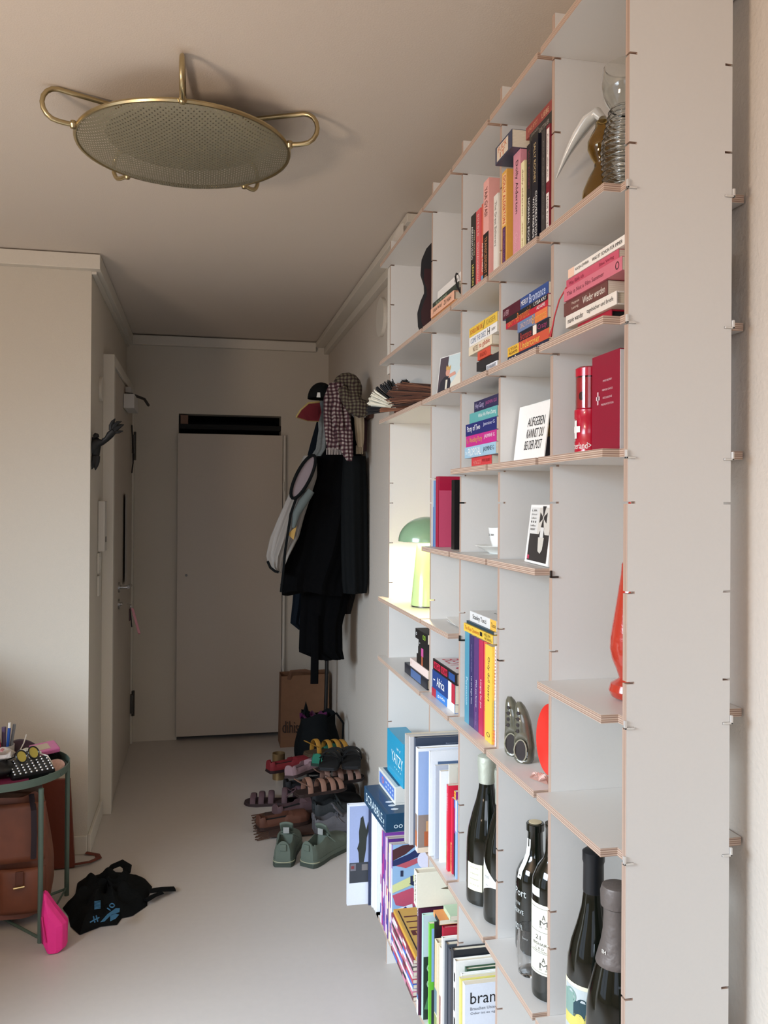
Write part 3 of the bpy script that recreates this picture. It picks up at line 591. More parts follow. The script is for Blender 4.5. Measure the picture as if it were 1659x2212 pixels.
tall('bright red paperback with a green foot in the tall row', .566, 1.928, 1.942, .2, .18, '#d7263f', texts=[('REISEN', .1, .3, .4, '#f2c0c0')], bands=[(.66, .95, '#8bbf6a', 0, .15)])
tall('second red paperback with yellow writing in the tall row', .572, 1.912, 1.925, .175, .17, '#d02c48', bands=[(.6, 1, '#e2b36a', 0, .5)], texts=[('Sommer', .62, .9, .5, '#b33a30')])
tall('magenta and blue paperback with a yellow tab', .575, 1.897, 1.909, .195, .17, '#8d2f7e', bands=[(0, .1, '#f0c63c'), (.1, .2, '#3b6ab4'), (.5, 1, '#1d2740')], texts=[('M', .02, .08, .7, '#d13a34')])
tall('light blue paperback, last before the post in the tall row', .574, 1.8850, 1.8955, .178, .17, '#8fb6df', bands=[(0, .4, '#e5e8ee')])
# --- lowest shelf, fourth bay
z21 = bt(-21)+.0003
G6 = 'large books on the lowest shelf, fourth bay'
def low(label, X, ya, yb, h, D, col, **kw): return tall(label, X, ya, yb, h, D, col, z=z21, group=G6, **kw)
low('dark purple tall book with a white foot', .543, 2.108, 2.124, .276, .2, '#4d1d3a', hard=True, bands=[(.82, .86, '#4a6d9a'), (.86, 1, '#e6e6ea')], texts=[('xo', .02, .1, .6, '#e2d6e0'), ('Die Dinge des Lebens', .3, .6, .2, '#a58a9c')])
low('pale green edged garden book with a dark leafy cover', .549, 2.088, 2.100, .262, .2, '#b5d5cb', hard=True, front=[('r', .01, .5, .6, .99, '#bcc9d2'), ('r', .01, .6, .0, .6, '#26362e'), ('p', 0,0,0,0, '#4f7f58', [(.02,.1),(.1,.3),(.2,.2),(.3,.42),(.4,.2),(.5,.35),(.5,.05)]), ('t', .05, .4, .45, .55, '#a9c9a9', 'GRÜN'), ('t', .05, .35, .3, .38, '#a9c9a9', 'oase'), ('r', .35, .95, .9, .985, '#5a4742')])
low('lime green edged book with a sky blue cover', .560, 2.066, 2.076, .25, .19, '#72c23f', front=[('r', .03, .9, .42, .95, '#8fb3e2'), ('r', .03, .9, .34, .42, '#6cc23a'), ('r', .03, .9, .0, .34, '#393d45'), ('r', .1, .4, .1, .22, '#c9cfdc'), ('r', .3, .6, .24, .3, '#b9bfcc')])
low('tall black hardback right of the lime edged book', .568, 2.046, 2.052, .262, .18, '#1c1b20', hard=True)
low('red hardback pushed back on the lowest shelf', .585, 2.03, 2.042, .255, .16, '#b3293f', hard=True)
low('cream hardback with tan spine panels and a blue band', .562, 2.0, 2.024, .235, .17, '#e6d8b8', hard=True, bands=[(.02, .5, '#d9bf95', .12, .88), (.5, .75, '#64808a', .0, .9), (.77, 1, '#8a9a58', 0, .9)])
low('pale beige hardback with a dark red label', .566, 1.982, 1.997, .23, .17, '#ddd3c0', hard=True, bands=[(.5, .9, '#7a1f33', .3, .9)])
low('tall white hardback beside the dark folders', .566, 1.968, 1.979, .262, .17, '#ebe8e2', hard=True)
low('slate grey hardback with a thick spine', .57, 1.944, 1.965, .258, .17, '#4a4f58', hard=True)
low('dark blue-grey hardback next to the slate one', .572, 1.92, 1.941, .254, .165, '#3a3f4a', hard=True)
low('black hardback in the dark group', .574, 1.9, 1.917, .25, .165, '#222327', hard=True)
low('white edged hardback just before the post', .576, 1.8845, 1.8985, .246, .16, '#e4e0da', hard=True)
zp = z21+.2765
book('thick cream book balanced on the tall purple book', .535, 2.098, 2.128, zp, .088, .155, '#e4decb', hard=True, texts=[('VXVXVX', .1, .9, .4, '#3c3a34')], front=[('p', 0,0,0,0, '#6f6350', [(.4,.5),(.55,.56),(.95,.55),(.8,.42),(.6,.45)])])
book('small orange and black book lying on the garden book', .575, 2.03, 2.085, z21+.2625, .012, .15, '#d98842', lie=True, bands=[(.3, 1, '#161412')])
book('pale green booklet lying on the small orange book', .60, 2.02, 2.08, z21+.2750, .012, .12, '#b7cdae', lie=True)
# third bay, lowest shelf: hardbacks and the white magazine with the heart
G7 = 'large books on the lowest shelf, third bay'
def low2(label, X, ya, yb, h, D, col, **kw): return tall(label, X, ya, yb, h, D, col, z=z21, group=G7, **kw)
low2('black travel hardback with white capitals on its cover', .556, 1.846, 1.864, .296, .18, '#23262c', hard=True, front=[('t', .3, .95, .86, .92, '#d9d9dc', 'TRAV')])
low2('white book with a torn black spine pattern', .555, 1.826, 1.842, .282, .18, '#efece6', hard=True, bands=[(.1, .17, '#1c1a1a', .3, .9), (.22, .4, '#1c1a1a', .25, .8), (.45, .7, '#1c1a1a', .35, .95), (.76, .95, '#1c1a1a', .2, .8)])
low2('dark green hardback pushed back in the third bay', .575, 1.808, 1.822, .272, .16, '#33523c', hard=True)
low2('plain white hardback in front of the green one', .56, 1.795, 1.804, .27, .18, '#f0efec', hard=True)
low2('pale yellow thin book behind the heart magazine', .553, 1.782, 1.791, .268, .18, '#e4d879')
low2('white magazine with a big serif title and red heart', .557, 1.762, 1.779, .265, .2, '#dfe3ec', front=[
   ('t', .06, .43, .84, .935, '#17171b', 'brand'), ('t', .06, .42, .79, .815, '#6a6e78', 'Brauchen Unterneh'), ('t', .06, .38, .75, .775, '#6a6e78', 'Oder ist es egal,'),
   ('p', 0,0,0,0, '#c22741', [(.29+.085*(16*math.sin(t)**3)/16, .60+.052*(13*math.cos(t)-5*math.cos(2*t)-2*math.cos(3*t)-math.cos(4*t))/13) for t in [2*math.pi*i/36 for i in range(36)]]),
   ('r', .265, .325, .2, .47, '#1c2030')])
# lamp bay, lowest shelf: magazines
G8 = 'magazines standing at the far end of the lowest shelf'
cols = ['#e4dfe2', '#b23a8a', '#3f4fa3', '#e6e6ea', '#7c3f9a', '#d9b2cf', '#e6e0d6', '#c73f6b', '#5b2f7d', '#ecd9b8', '#d9d6dc', '#8a4a9f']
nm = ['off-white', 'magenta', 'royal blue', 'plain white', 'violet', 'pale lilac', 'ivory', 'raspberry', 'deep purple', 'buttery cream', 'silver grey', 'bright purple']
for i in range(12):
    y = 2.606-i*.0125
    bands = [(.1+.07*(i % 3), .25+.1*(i % 4), cols[(i*5+3) % 12]), (.5, .6+.05*(i % 3), cols[(i*7+1) % 12]), (.8, .9, cols[(i*3+2) % 12])]
    fr = ()
    if i == 11:
        fr = [('r', 0, 1, 0, 1, '#8fb2d6'), ('p',0,0,0,0,'#4a2a30',[(0,.95),(.15,.99),(.4,1),(.2,.9),(0,.84)]), ('p',0,0,0,0,'#22305e',[(0,.84),(.25,.9),(.5,1),(.62,1),(.4,.87),(.1,.79),(0,.79)]), ('p',0,0,0,0,'#b35563',[(.05,.79),(.4,.86),(.62,1),(.72,1),(.5,.83),(.2,.76)]), ('p',0,0,0,0,'#cfd59a',[(0,.6),(.3,.68),(.7,.8),(.7,.74),(.35,.6),(0,.52)]), ('p',0,0,0,0,'#1d2b4e',[(.25,.6),(.6,.72),(1,.68),(.9,.5),(.5,.52)]), ('r', .12, .16, .68, .74, '#26304e'), ('r', .27, .31, .6, .68, '#26304e'), ('p',0,0,0,0,'#b8506a',[(.0,.5),(.3,.56),(.5,.42),(.3,.36),(.05,.4)]), ('p',0,0,0,0,'#e6ecf2',[(.05,.36),(.3,.4),(.34,.25),(.1,.2)]), ('p',0,0,0,0,'#2b3a86',[(.08,.33),(.2,.38),(.3,.3),(.2,.24)])]
    book('%s edged magazine in the far magazine row%s' % (nm[i], ', nearest, with a swirling coloured cover' if i == 11 else ''), .548+.0015*((i*5) % 4), y-.011, y, z21, .297-.003*((i*3) % 4), .2, cols[i], group=G8, bands=bands, front=fr, cat='magazine', name='magazine')
G9 = 'magazines lying flat on the lowest shelf'
mc = [('dark red', '#5a2530'), ('pinkish', '#c66a80'), ('white and blue', '#dfe3ee'), ('cobalt blue', '#3d63b5'), ('red', '#b7324a'), ('grey-white', '#d9d6d2'), ('rose', '#c97d98'), ('black', '#26222b'), ('pale pink', '#e3c3cb'), ('wine red', '#84304c')]
z = z21
for i, (n_, c_) in enumerate(mc):
    t = .0105
    book('%s magazine lying in the flat magazine stack, layer between its neighbours' % n_ if False else '%s spined magazine in the flat lying stack' % n_, .545+.002*((i*3) % 3), 2.17+.004*((i*7) % 3), 2.435-.004*((i*5) % 3), z, t, .19, c_, lie=True, group=G9, cat='magazine', name='magazine', bands=[(.1+.05*(i % 3), .3+.05*(i % 3), mc[(i+3) % 10][1]), (.55, .7, mc[(i+6) % 10][1])])
    z += t+.0003
book('yellow magazine with big brown capitals on top of the flat stack', .55, 2.165, 2.43, z, .011, .19, '#dba83f', lie=True, group=G9, cat='magazine', name='magazine', top=[(.02, .98, .02, .98, '#c79f52'), (.1, .62, .12, .6, '#5b2a26', 'THE'), (.05, .07, .05, .9, '#2a1c1a')])
b = MB(); p = [(.03*math.cos(2*math.pi*k/28), .03*math.sin(2*math.pi*k/28)) for k in range(28)]
b.prism([(.654+x*.9, .395+y*.9) for x, y in p], 'y', 2.4535, 2.4542)
o = tag(b.build('round_sticker', ink('#dcdcf0')), 'round white sticker with black squiggle on the swirling magazine cover', 'sticker')
# far end: photo book and white books beyond the last post
b = MB(); b.box(XF-LIP, XB+LIP, YP[5]+PT+.0004, 2.80, zl(-21), zl(-21)+PT); under(b.build('shelf_board', M_lam, unit))
book('large white photo book showing a dark statue, at the far end of the shelf', .464, 2.728, 2.742, z21, .325, .28, '#dcdfe8', hard=True, rough=.3, front=[('r', .025, .5, .22, .98, '#9aa6c8'), ('r', .025, .5, .22, .42, '#3a3d42'), ('p',0,0,0,0,'#2c302a',[(.13+(x-.34)*.4, z) for x, z in [(.36,.42),(.34,.52),(.30,.56),(.36,.62),(.35,.72),(.4,.86),(.47,.88),(.52,.8),(.56,.74),(.62,.82),(.64,.74),(.58,.66),(.56,.55),(.5,.42)]]), ('r', .035, .10, .34, .41, '#6e6c72'), ('r', .17, .24, .34, .4, '#75706e'), ('r', .045, .08, .36, .39, '#7c3a3a')])
book('dark slim book right of the large photo book', .532, 2.716, 2.725, z21, .325, .24, '#2a3350', hard=True)
for i, d in enumerate(('first', 'second', 'third')):
    book('tall glossy white book, %s from the dark slim one' % d, .540+.004*i, 2.7-.0165*i, 2.714-.0165*i, z21, .325, .22, '#eceff6', hard=True, group='tall white books at the far end')
# --- board games
def game_box(label, X, Y, z, L, D, H_, col, rz=0, lid=None, texts=(), topm=(), ry=0):
    r = thing('game_box', label, 'board game', (X, Y, z), rz, None, 0, ry)
    b = MB(); b.box(.001, D-.001, -L/2+.001, L/2-.001, 0, H_*.9); b.build('box_base', mat(col, .5), r)
    b = MB(); b.box(0, D, -L/2, L/2, H_*.12, H_); b.build('box_lid', mat(lid or col, .4, coat=.2), r, bevel=.001)
    if texts:
        g = MB(); ms = []
        for s, side, a0, a1, t0, t1, cc in texts:
            mm = ink(cc)
            if mm not in ms: ms.append(mm)
            i = ms.index(mm)
            if side == 'x':
                c = (-.0006, L/2-(a0+a1)/2*L, (t0+t1)/2*H_); bd, ud, l_ = (0, -1, 0), (0, 0, 1), (a1-a0)*L
                hh = (t1-t0)*H_
            elif side == 'y': c = ((a0+a1)/2*D, -L/2-.0006, (t0+t1)/2*H_); bd, ud, l_, hh = (1, 0, 0), (0, 0, 1), (a1-a0)*D, (t1-t0)*H_
            else: c = ((t0+t1)/2*D, L/2-(a0+a1)/2*L, H_+.0006); bd, ud, l_, hh = (0, -1, 0), (1, 0, 0), (a1-a0)*L, (t1-t0)*D
            if s is None:
                c = Vector(c); bd = Vector(bd)*l_/2; ud = Vector(ud)*hh/2
                if side == 'z': c.z -= .0003
                if side == 'x': c.x += .0003
                if side == 'y': c.y += .0003
                g.add([c-bd-ud, c+bd-ud, c+bd+ud, c-bd+ud], [(0, 1, 2, 3)], i)
            else: put_text(g, s, c, bd, ud, l_, hh, i)
        g.build('lettering', ms, r)
    return r
zs = z21+.3705
game_box('dark blue word game box sticking out of the far bay', .503, 2.484, zs, .255, .235, .052, '#17415e', rz=.055, texts=[('SCRABBLE', 'x', .1, .86, .28, .78, '#cfe0e8'), ('!', 'x', .9, .93, .2, .6, '#cfe0e8'), ('S', 'y', .62, .72, .4, .75, '#d9e4ea'), ('oo oo', 'y', .1, .36, .2, .4, '#cfe0e8'), ('...', 'z', .6, .9, .1, .2, '#dbe4ea')], lid='#17415e')
game_box('white and blue game box lying on the dark blue one', .547, 2.520, zs+.0526, .2, .19, .052, '#e0ddd4', rz=.04, texts=[(None, 'x', .06, .94, .2, .85, '#5f7fc4'), ('o', 'x', .22, .34, .35, .75, '#e07a6a'), ('= = = =', 'x', .45, .9, .35, .7, '#c2d0ee'), (None, 'z', .05, .95, .06, .95, '#38607a'), ('HINI', 'z', .3, .9, .3, .5, '#d2dbe0'), (None, 'y', .2, .9, .3, .75, '#3a569e'), ('game', 'y', .3, .8, .38, .6, '#c9d4ee')])
game_box('bright turquoise dice game box standing on the white game box', .566, 2.495, zs+.1052, .19, .06, .128, '#2596bb', rz=.03, texts=[('YATZY', 'x', .3, 1.0, .38, .62, '#e6f2f4'), ('w r', 'x', .62, .86, .72, .78, '#dfeef2'), ('- - - -', 'x', .5, .9, .27, .30, '#9accda')])

t = thing('headphones', 'thin black corded headphones draped on the fourth bay top pile', 'headphones', (.576, 1.93, z7+.087))
b = MB(); b.tube([(.03, .02, .0), (.0, -.01, -.003), (-.008, -.03, -.016), (-.006, -.037, -.04), (.004, -.034, -.055)], .0022, 6); b.tube([(.02, -.035, .004), (.03, -.03, .012), (.04, -.02, .004)], .005, 8); b.build('cord', mat('#141414', .5), t, True)
# ------------------------------------------------------------------ glass and bottles
def glass(h, rough=0.03, name=None, ior=1.45, weight=1.0):
    return mat(h, rough, 0, trans=weight, ior=ior, name=name)
M_bottle = mat('#0d110b', 0.06, 0, name='dark_bottle_glass', coat=0.6)
M_paper = mat('#e6e1d0', 0.7, name='label_paper')
def arc_patch(b, cx, cy, r, a0, a1, z0, z1, mi=0, n=14):
    vs = []
    for k in range(n+1):
        a = a0+(a1-a0)*k/n
        vs += [(cx+r*math.cos(a), cy+r*math.sin(a), z0), (cx+r*math.cos(a), cy+r*math.sin(a), z1)]
    b.add(vs, [(2*k, 2*k+2, 2*k+3, 2*k+1) for k in range(n)], mi)
def arc_text(b, s, r, am, z, wid, h, mi=0):
    vs, fs = text_mesh(s)
    b.add([((r)*math.cos(am+x*wid/r), (r)*math.sin(am+x*wid/r), z+y*h) for x, y in vs], fs, mi)
def bottle(label, x, y, z, prof, foil=None, glassm=None, lab=None, name='wine_bottle', inks=None, prof_foil=None):
    r = thing(name, label, 'bottle', (x, y, z))
    b = MB(); b.lathe(prof, seg=48); b.build('bottle_body', glassm or M_bottle, r, True)
    if prof_foil:
        b = MB(); b.lathe(prof_foil, seg=40); b.build('foil_cap', foil, r, True)
    return r
champ = [(0.0005, .004), (.030, .002), (.0425, .004), (.0435, .012), (.0435, .10), (.0425, .13), (.039, .155), (.031, .185), (.023, .21), (.0175, .235), (.0155, .26), (.0155, .285), (.0175, .289), (.0175, .297), (.013, .300), (.0005, .3005)]
A = math.pi
z14b = bt(-14)+.0003
# prosecco bottle with pale foil
M_foil = mat('#c9cdbd', 0.45, 0.5, 0.6, 90, name='foil_pale'); M_foil2 = mat('#6c635e', 0.5, 0.35, 0.7, 90, name='foil_brown'); M_blackfoil = mat('#15171a', 0.35, name='foil_black')
r = bottle('sparkling wine bottle with crumpled pale foil neck and cream label', .607, 1.773, z14b, [(a, c*1.04) for a, c in champ], M_foil, prof_foil=[(.0172, .255), (.018, .258), (.0185, .27), (.0195, .285), (.0205, .30), (.0195, .312), (.012, .3165), (.0005, .317)])
b = MB(); arc_patch(b, 0, 0, .0439, A+.15, A+1.05, .035, .092); b.build('label_patch', mat('#ddd8bd', .7), r, True)
b = MB()
for i, t in enumerate(('extra dry', 'vino', 'spumante', '0,75 l')): arc_text(b, t, .0442, A+.6, .083-.012*i, .022, .003)
b.build('lettering', ink('#9b967e'), r)
r = bottle('sparkling wine bottle with a slanted white label, half hidden by the upright', .615, 1.685, z14b, [(a*.97, c*1.03) for a, c in champ], M_foil, prof_foil=[(.0172, .235), (.0185, .24), (.0185, .27), (.0205, .30), (.0195, .309), (.0005, .3125)])
b = MB(); vs = []
for k in range(15):
    a = A-.05+1.5*k/14; vs += [(.0426*math.cos(a), .0426*math.sin(a), .066+.012*math.sin(k/14*3)), (.0426*math.cos(a), .0426*math.sin(a), .132-.062*(k/14)**.8)]
b.add(vs, [(2*k, 2*k+2, 2*k+3, 2*k+1) for k in range(14)]); b.build('label_patch', mat('#e2e2dc', .7), r, True)
b = MB(); arc_text(b, 'cco', .043, A+.3, .096, .012, .005); arc_text(b, 'doc', .043, A+.3, .08, .008, .003); b.build('lettering', ink('#6a6a66'), r)
# port bottle with white writing
port = [(.0005, .003), (.028, .002), (.0365, .004), (.0375, .012), (.0375, .135), (.036, .148), (.029, .163), (.0185, .178), (.0155, .19), (.0145, .222), (.0145, .228), (.0175, .229), (.0178, .241), (.016, .243)]
r = bottle('squat dark port bottle with white printed writing and a cork', .634, 1.5625, z14b, port+[(.0005, .243)], name='port_bottle')
b = MB(); b.lathe([(.0005, .2435), (.0125, .2435), (.0125, .2445), (.0005, .245)], seg=20); b.build('cork', mat('#cdbb97', .8), r)
b = MB(); vs = []
for k in range(6):
    t = k/5; zz_ = .142+.072*t; rad = (.0372, .0335, .0245, .0178, .0155, .0151)[k]+.0006
    for da in (-.18, .18): vs.append((rad*math.cos(A+.25+da*(.02/rad)*1.6), rad*math.sin(A+.25+da*(.02/rad)*1.6), zz_))
b.add(vs, [(2*k, 2*k+1, 2*k+3, 2*k+2) for k in range(5)]); b.build('neck_seal', mat('#d8d8d2', .7), r, True)
b = MB(); arc_text(b, 'Port', .0382, A+.35, .117, .03, .014); arc_text(b, 'V I N', .0382, A+.15, .095, .016, .006); arc_text(b, 'RESERVE', .0382, A+.15, .08, .034, .008); arc_text(b, 'Tawny', .0382, A+.6, .032, .018, .005); arc_text(b, 'ooo', .0382, A+.2, .05, .02, .012)
b.build('lettering', ink('#c9ccc8'), r)
bord = [(.0005, .003), (.030, .002), (.037, .004), (.0378, .012), (.0378, .19), (.036, .205), (.028, .224), (.018, .238), (.0148, .25), (.0145, .29), (.0155, .292), (.0155, .299), (.0005, .3)]
r = bottle('red wine bottle with a large cream label beside the upright', .607, 1.410, z14b, bord)
b = MB(); arc_patch(b, 0, 0, .0383, A-.25, A+1.6, .048, .168); b.build('label_patch', mat('#dfdcc9', .7), r, True)
b = MB()
arc_patch(b, 0, 0, .0386, A-.1, A+1.5, .0515, .0521); arc_patch(b, 0, 0, .0386, A-.1, A+1.5, .085, .0856); arc_patch(b, 0, 0, .0386, A-.1, A+1.5, .121, .1216); arc_patch(b, 0, 0, .0386, A-.1, A+1.5, .161, .1616)
for zc_ in (.141, .068):
    arc_text(b, 'M', .0387, A+.72, zc_-.004, .016, .009); arc_text(b, 'A', .0387, A+.72, zc_+.006, .007, .009); arc_text(b, '= =', .0387, A+.72, zc_-.011, .018, .002)
arc_text(b, '21', .0387, A+.42, .111, .011, .0075); arc_text(b, 'BISHAR', .0387, A+.5, .1, .03, .005); arc_text(b, 'C R O', .0387, A+.5, .0925, .018, .004); arc_text(b, 'PORTUGAL', .0387, A+.5, .0882, .03, .0022)
b.build('lettering', ink('#4d4b46'), r)
b = MB(); arc_patch(b, 0, 0, .0385, A-.1, A+.5, .18, .195); b.build('neck_seal', mat('#d8d8d2', .7), r)
# glass tumbler
r = thing('tumbler', 'small clear glass tumbler between the port bottle and the red wine bottle', 'glass', (.592, 1.482, z14b))
b = MB(); b.lathe([(.0005, .0), (.018, .0), (.021, .004), (.0235, .03), (.0235, .055), (.0205, .085), (.0195, .085), (.0222, .055), (.0222, .03), (.0195, .007), (.0005, .006)], seg=32); b.build('glass_body', glass('#f0f0f0', name='clear_glass'), r, True)
# burgundy bottle with painted label and champagne bottle with brown foil
burg = [(.0005, .003), (.030, .002), (.0395, .004), (.0405, .012), (.0405, .13), (.039, .155), (.034, .18), (.025, .207), (.0185, .232), (.0152, .26), (.0145, .30), (.016, .303), (.016, .312), (.0005, .313)]
r = bottle('tall wine bottle with a long black cap and painted landscape label', .600, 1.240, z14b, burg, M_blackfoil, prof_foil=[(.0157, .255), (.0162, .258), (.0158, .30), (.0172, .304), (.0172, .318), (.012, .322), (.0005, .3225)])
b = MB(); arc_patch(b, 0, 0, .0410, A-.35, A+1.12, .035, .125); b.build('label_patch', mat('#dcd6bd', .7), r, True)
b = MB(); R_ = .0413
arc_patch(b, 0, 0, R_, A-.2, A+.98, .05, .119, 0); arc_patch(b, 0, 0, R_+.0002, A-.2, A+.98, .058, .08, 1); arc_patch(b, 0, 0, R_+.0002, A+.3, A+.98, .075, .1, 2); arc_patch(b, 0, 0, R_+.0003, A-.2, A+.35, .075, .11, 3)
def blob(b, am, z, wa, hz, mi, rr_):
    vs = [(rr_*math.cos(am+wa*math.cos(t)/rr_), rr_*math.sin(am+wa*math.cos(t)/rr_), z+hz*math.sin(t)) for t in [2*math.pi*k/20 for k in range(20)]]
    b.add(vs, [list(range(20))], mi)
blob(b, A+.75, .092, .012, .014, 2, R_+.0005); blob(b, A+.2, .105, .012, .011, 3, R_+.0006); blob(b, A+.62, .07, .009, .012, 1, R_+.0007); blob(b, A+.6, .057, .018, .005, 4, R_+.0008)
b.build('label_print', [ink('#b9c0c0'), ink('#d2c565'), ink('#25414a'), ink('#7f9c92'), ink('#9aa3b2')], r)
b = MB(); arc_text(b, 'Grauer Burgunder', R_, A+.2, .044, .022, .003); arc_text(b, 'trocken', R_, A+.75, .044, .014, .003); b.build('lettering', ink('#55534c'), r)
r = bottle('champagne bottle with crumpled brown-grey foil beside the painted label bottle', .594, 1.152, z14b, champ, M_foil2, prof_foil=[(.0292, .192), (.0300, .194), (.0285, .2), (.0225, .222), (.0195, .24), (.0185, .26), (.0185, .272), (.0225, .275), (.0235, .295), (.021, .3035), (.0185, .3048), (.0005, .3050)])
b = MB(); arc_text(b, '8H', .0262, A+.35, .214, .008, .006); b.build('lettering', ink('#dad6cc'), r)
# ------------------------------------------------------------------ glassware on the top shelf, nearest bay
z7b = bt(7)+.0003
r = thing('ribbed_vase', 'clear glass vase with ribbed body and round bubble top', 'vase', (.612, 1.168, z7b))
pr = [(.0005, .0), (.026, .0)]
n = 15
for k in range(n):
    t = k/n; base = .030+.006*math.sin(min(1, t*1.6)*math.pi*.5)-(.012*max(0, t-.55)/.45)
    for q in range(6):
        pr.append((base+.0022*math.sin(2*math.pi*q/6+1.57), .004+.126*(t+q/6/n)))
pr += [(.024, .133), (.028, .14), (.034, .152), (.037, .167), (.036, .182), (.034, .195)]
outer = pr; inner = [(max(.0005, a-.0022), c+.0015) for a, c in reversed(pr) if c > .004]
b = MB(); b.lathe(outer+inner+[(.0005, .0035)], seg=56); b.build('glass_body', glass('#eef0ee', .02, 'vase_glass'), r, True)
r = thing('amber_decanter', 'amber glass decanter with hourglass body behind the ribbed vase', 'decanter', (.620, 1.262, z7b))
am = glass('#c2a65c', .03, 'amber_glass')
b = MB(); o_ = [(.0005, 0), (.026, 0), (.0315, .006), (.0335, .022), (.031, .045), (.023, .065), (.0135, .082), (.0125, .09), (.018, .099), (.0235, .112), (.0235, .124), (.018, .136), (.012, .146), (.011, .156)]
b.lathe(o_+[(max(.0005, a-.0018), c+.001) for a, c in reversed(o_)][:-1]+[(.0005, .003)], seg=40); b.build('glass_body', am, r, True)
wg = mat('#e4e6e2', .18, trans=.55, name='bird_glass', coat=.4)
b = MB(); b.tube([(0, .000, .160), (-.004, .008, .172), (-.014, .022, .166), (-.026, .038, .146), (-.036, .052, .124), (-.043, .063, .104), (-.048, .071, .088)], [.009, .014, .0155, .0125, .0075, .004, .0012], 16, flat=.7)
b.build('bird_stopper', wg, r, True)
r = thing('glass_tumbler', 'low smoky glass tumbler at the back of the top shelf', 'glass', (.69, 1.30, z7b))
b = MB(); b.lathe([(.0005, 0), (.024, 0), (.027, .004), (.029, .085), (.0275, .085), (.0255, .006), (.0005, .005)], seg=28); b.build('glass_body', glass('#dfe3dd', .05, 'smoky_glass'), r, True)
# ------------------------------------------------------------------ red tin, red presentation box
z1b = bt(1)+.0003
M_redp = mat('#b3122e', 0.25, coat=0.4)
r = thing('red_canister', 'glossy red round canister with a clear window and a white cross', 'canister', (.612, 1.288, z1b))
b = MB(); b.lathe([(.0005, 0), (.0235, 0), (.0235, .022), (.0225, .024), (.0225, .058), (.024, .06), (.024, .073), (.0215, .075), (.0215, .0755), (.0005, .0755)], seg=44); b.build('canister_body', M_redp, r, True)
b = MB(); b.lathe([(.0224, .0757), (.0224, .127), (.0219, .127), (.0219, .0757)], seg=40); b.build('clear_window', glass('#f0c9cc', .05, 'window_glass'), r, True)
b = MB(); b.lathe([(.0005, .076), (.0205, .076), (.0205, .125), (.0005, .125)], seg=28); b.build('canister_insert', mat('#c94a55', .5), r, True)
b = MB(); b.lathe([(.0005, .1272), (.0225, .1272), (.0225, .140), (.018, .143), (.0005, .143)], seg=40); b.build('canister_lid', M_redp, r, True)
b = MB(); q = .0240; arc_patch(b, 0, 0, q, A-.16, A+.16, .027, .056); arc_patch(b, 0, 0, q, A-.48, A+.48, .0365, .0465)
arc_text(b, 'zerland>', q, A+.55, .015, .034, .010); b.build('lettering', mat('#ece9e4', .5), r)
b = MB(); blob(b, A+.5, .095, .006, .007, 0, .0209); b.build('picture_print', ink('#3a2a28'), r)
r = thing('presentation_box', 'flat red cardboard box with a small white cross and text lines', 'box', (.600, 1.208, z1b))
b = MB(); b.box(0, .022, -.046, .046, 0, .152); b.build('box_body', mat('#8e1330', .4), r, bevel=.0006)
b = MB(); b.box(.0005, .0215, -.0475, -.0462, .002, .150); b.build('white_edge', mat('#dcd6d4', .6), r)
b = MB(); g = lambda y, z_, w_, h_: b.add([(-.0006, y+w_/2, z_-h_/2), (-.0006, y-w_/2, z_-h_/2), (-.0006, y-w_/2, z_+h_/2), (-.0006, y+w_/2, z_+h_/2)], [(0, 1, 2, 3)])
g(.024, .085, .004, .02); g(.024, .085, .012, .006)
for zz_, s, l_ in ((.11, 'SWISS MILITARY', .03), (.096, 'MEMORY CHOCS', .034), (.084, 'OCCASIONE', .03), (.074, 'PREMIUM EDITION', .04)): put_text(b, s, (-.0008, -.008, zz_), (0, -1, 0), (0, 0, 1), l_, .003)
b.build('lettering', ink('#e2c3c8'), r)
# ------------------------------------------------------------------ lettered card, framed postcard, wedding photo
def card(label, p0, p1, zb, h, lean, thick=.002, name='card', cat='card', col='#ece8e2'):
    p0 = Vector(p0); p1 = Vector(p1); d = p1-p0; L = d.length
    rz = math.atan2(d.y, d.x)
    r = thing(name, label, cat, (p0.x, p0.y, zb+.001), rz); r.rotation_euler = (-lean, 0, rz)
    b = MB(); b.box(0, L, 0, thick, 0, h); b.build('card_board', mat(col, .6), r)
    return r, L
# local x runs to the viewer's right, local -y faces the viewer
r, L = card('white postcard with black slanted capitals leaning on the books', (.600, 1.602), (.608, 1.468), z1b+.0002, .112, .12)
b = MB()
for i, (s, x0, x1) in enumerate((('AUFGEBEN', .36, .9), ('KANNST DU', .36, .9), ('BEI DER POST', .33, .88))): put_text(b, s, ((x0+x1)/2*L, -.0006, .112*(.69-.2*i)), (1, 0, 0), (0, 0, 1), (x1-x0)*L, .0175, shear=.10)
b.build('lettering', ink('#1d2024'), r)
z2b = bt(-2)+.0003
r, L = card('white edged picture card with an iron cross and glasses standing on the fifth shelf', (.594, 1.524), (.578, 1.376), z2b+.0002, .107, .12, .006, name='picture_card', cat='picture')
b = MB(); hh = .107
def q4(b, x0, x1, z0, z1, mi, y=-.0004): b.add([(x0*L, y, z0*hh), (x1*L, y, z0*hh), (x1*L, y, z1*hh), (x0*L, y, z1*hh)], [(0, 1, 2, 3)], mi)
q4(b, .1, .92, .04, .95, 0); q4(b, .1, .92, .04, .5, 1, -.0006); q4(b, .06, .42, .5, .95, 2, -.0007); q4(b, .42, .92, .5, .95, 3, -.0007)
cx_, cz_ = .62, .78
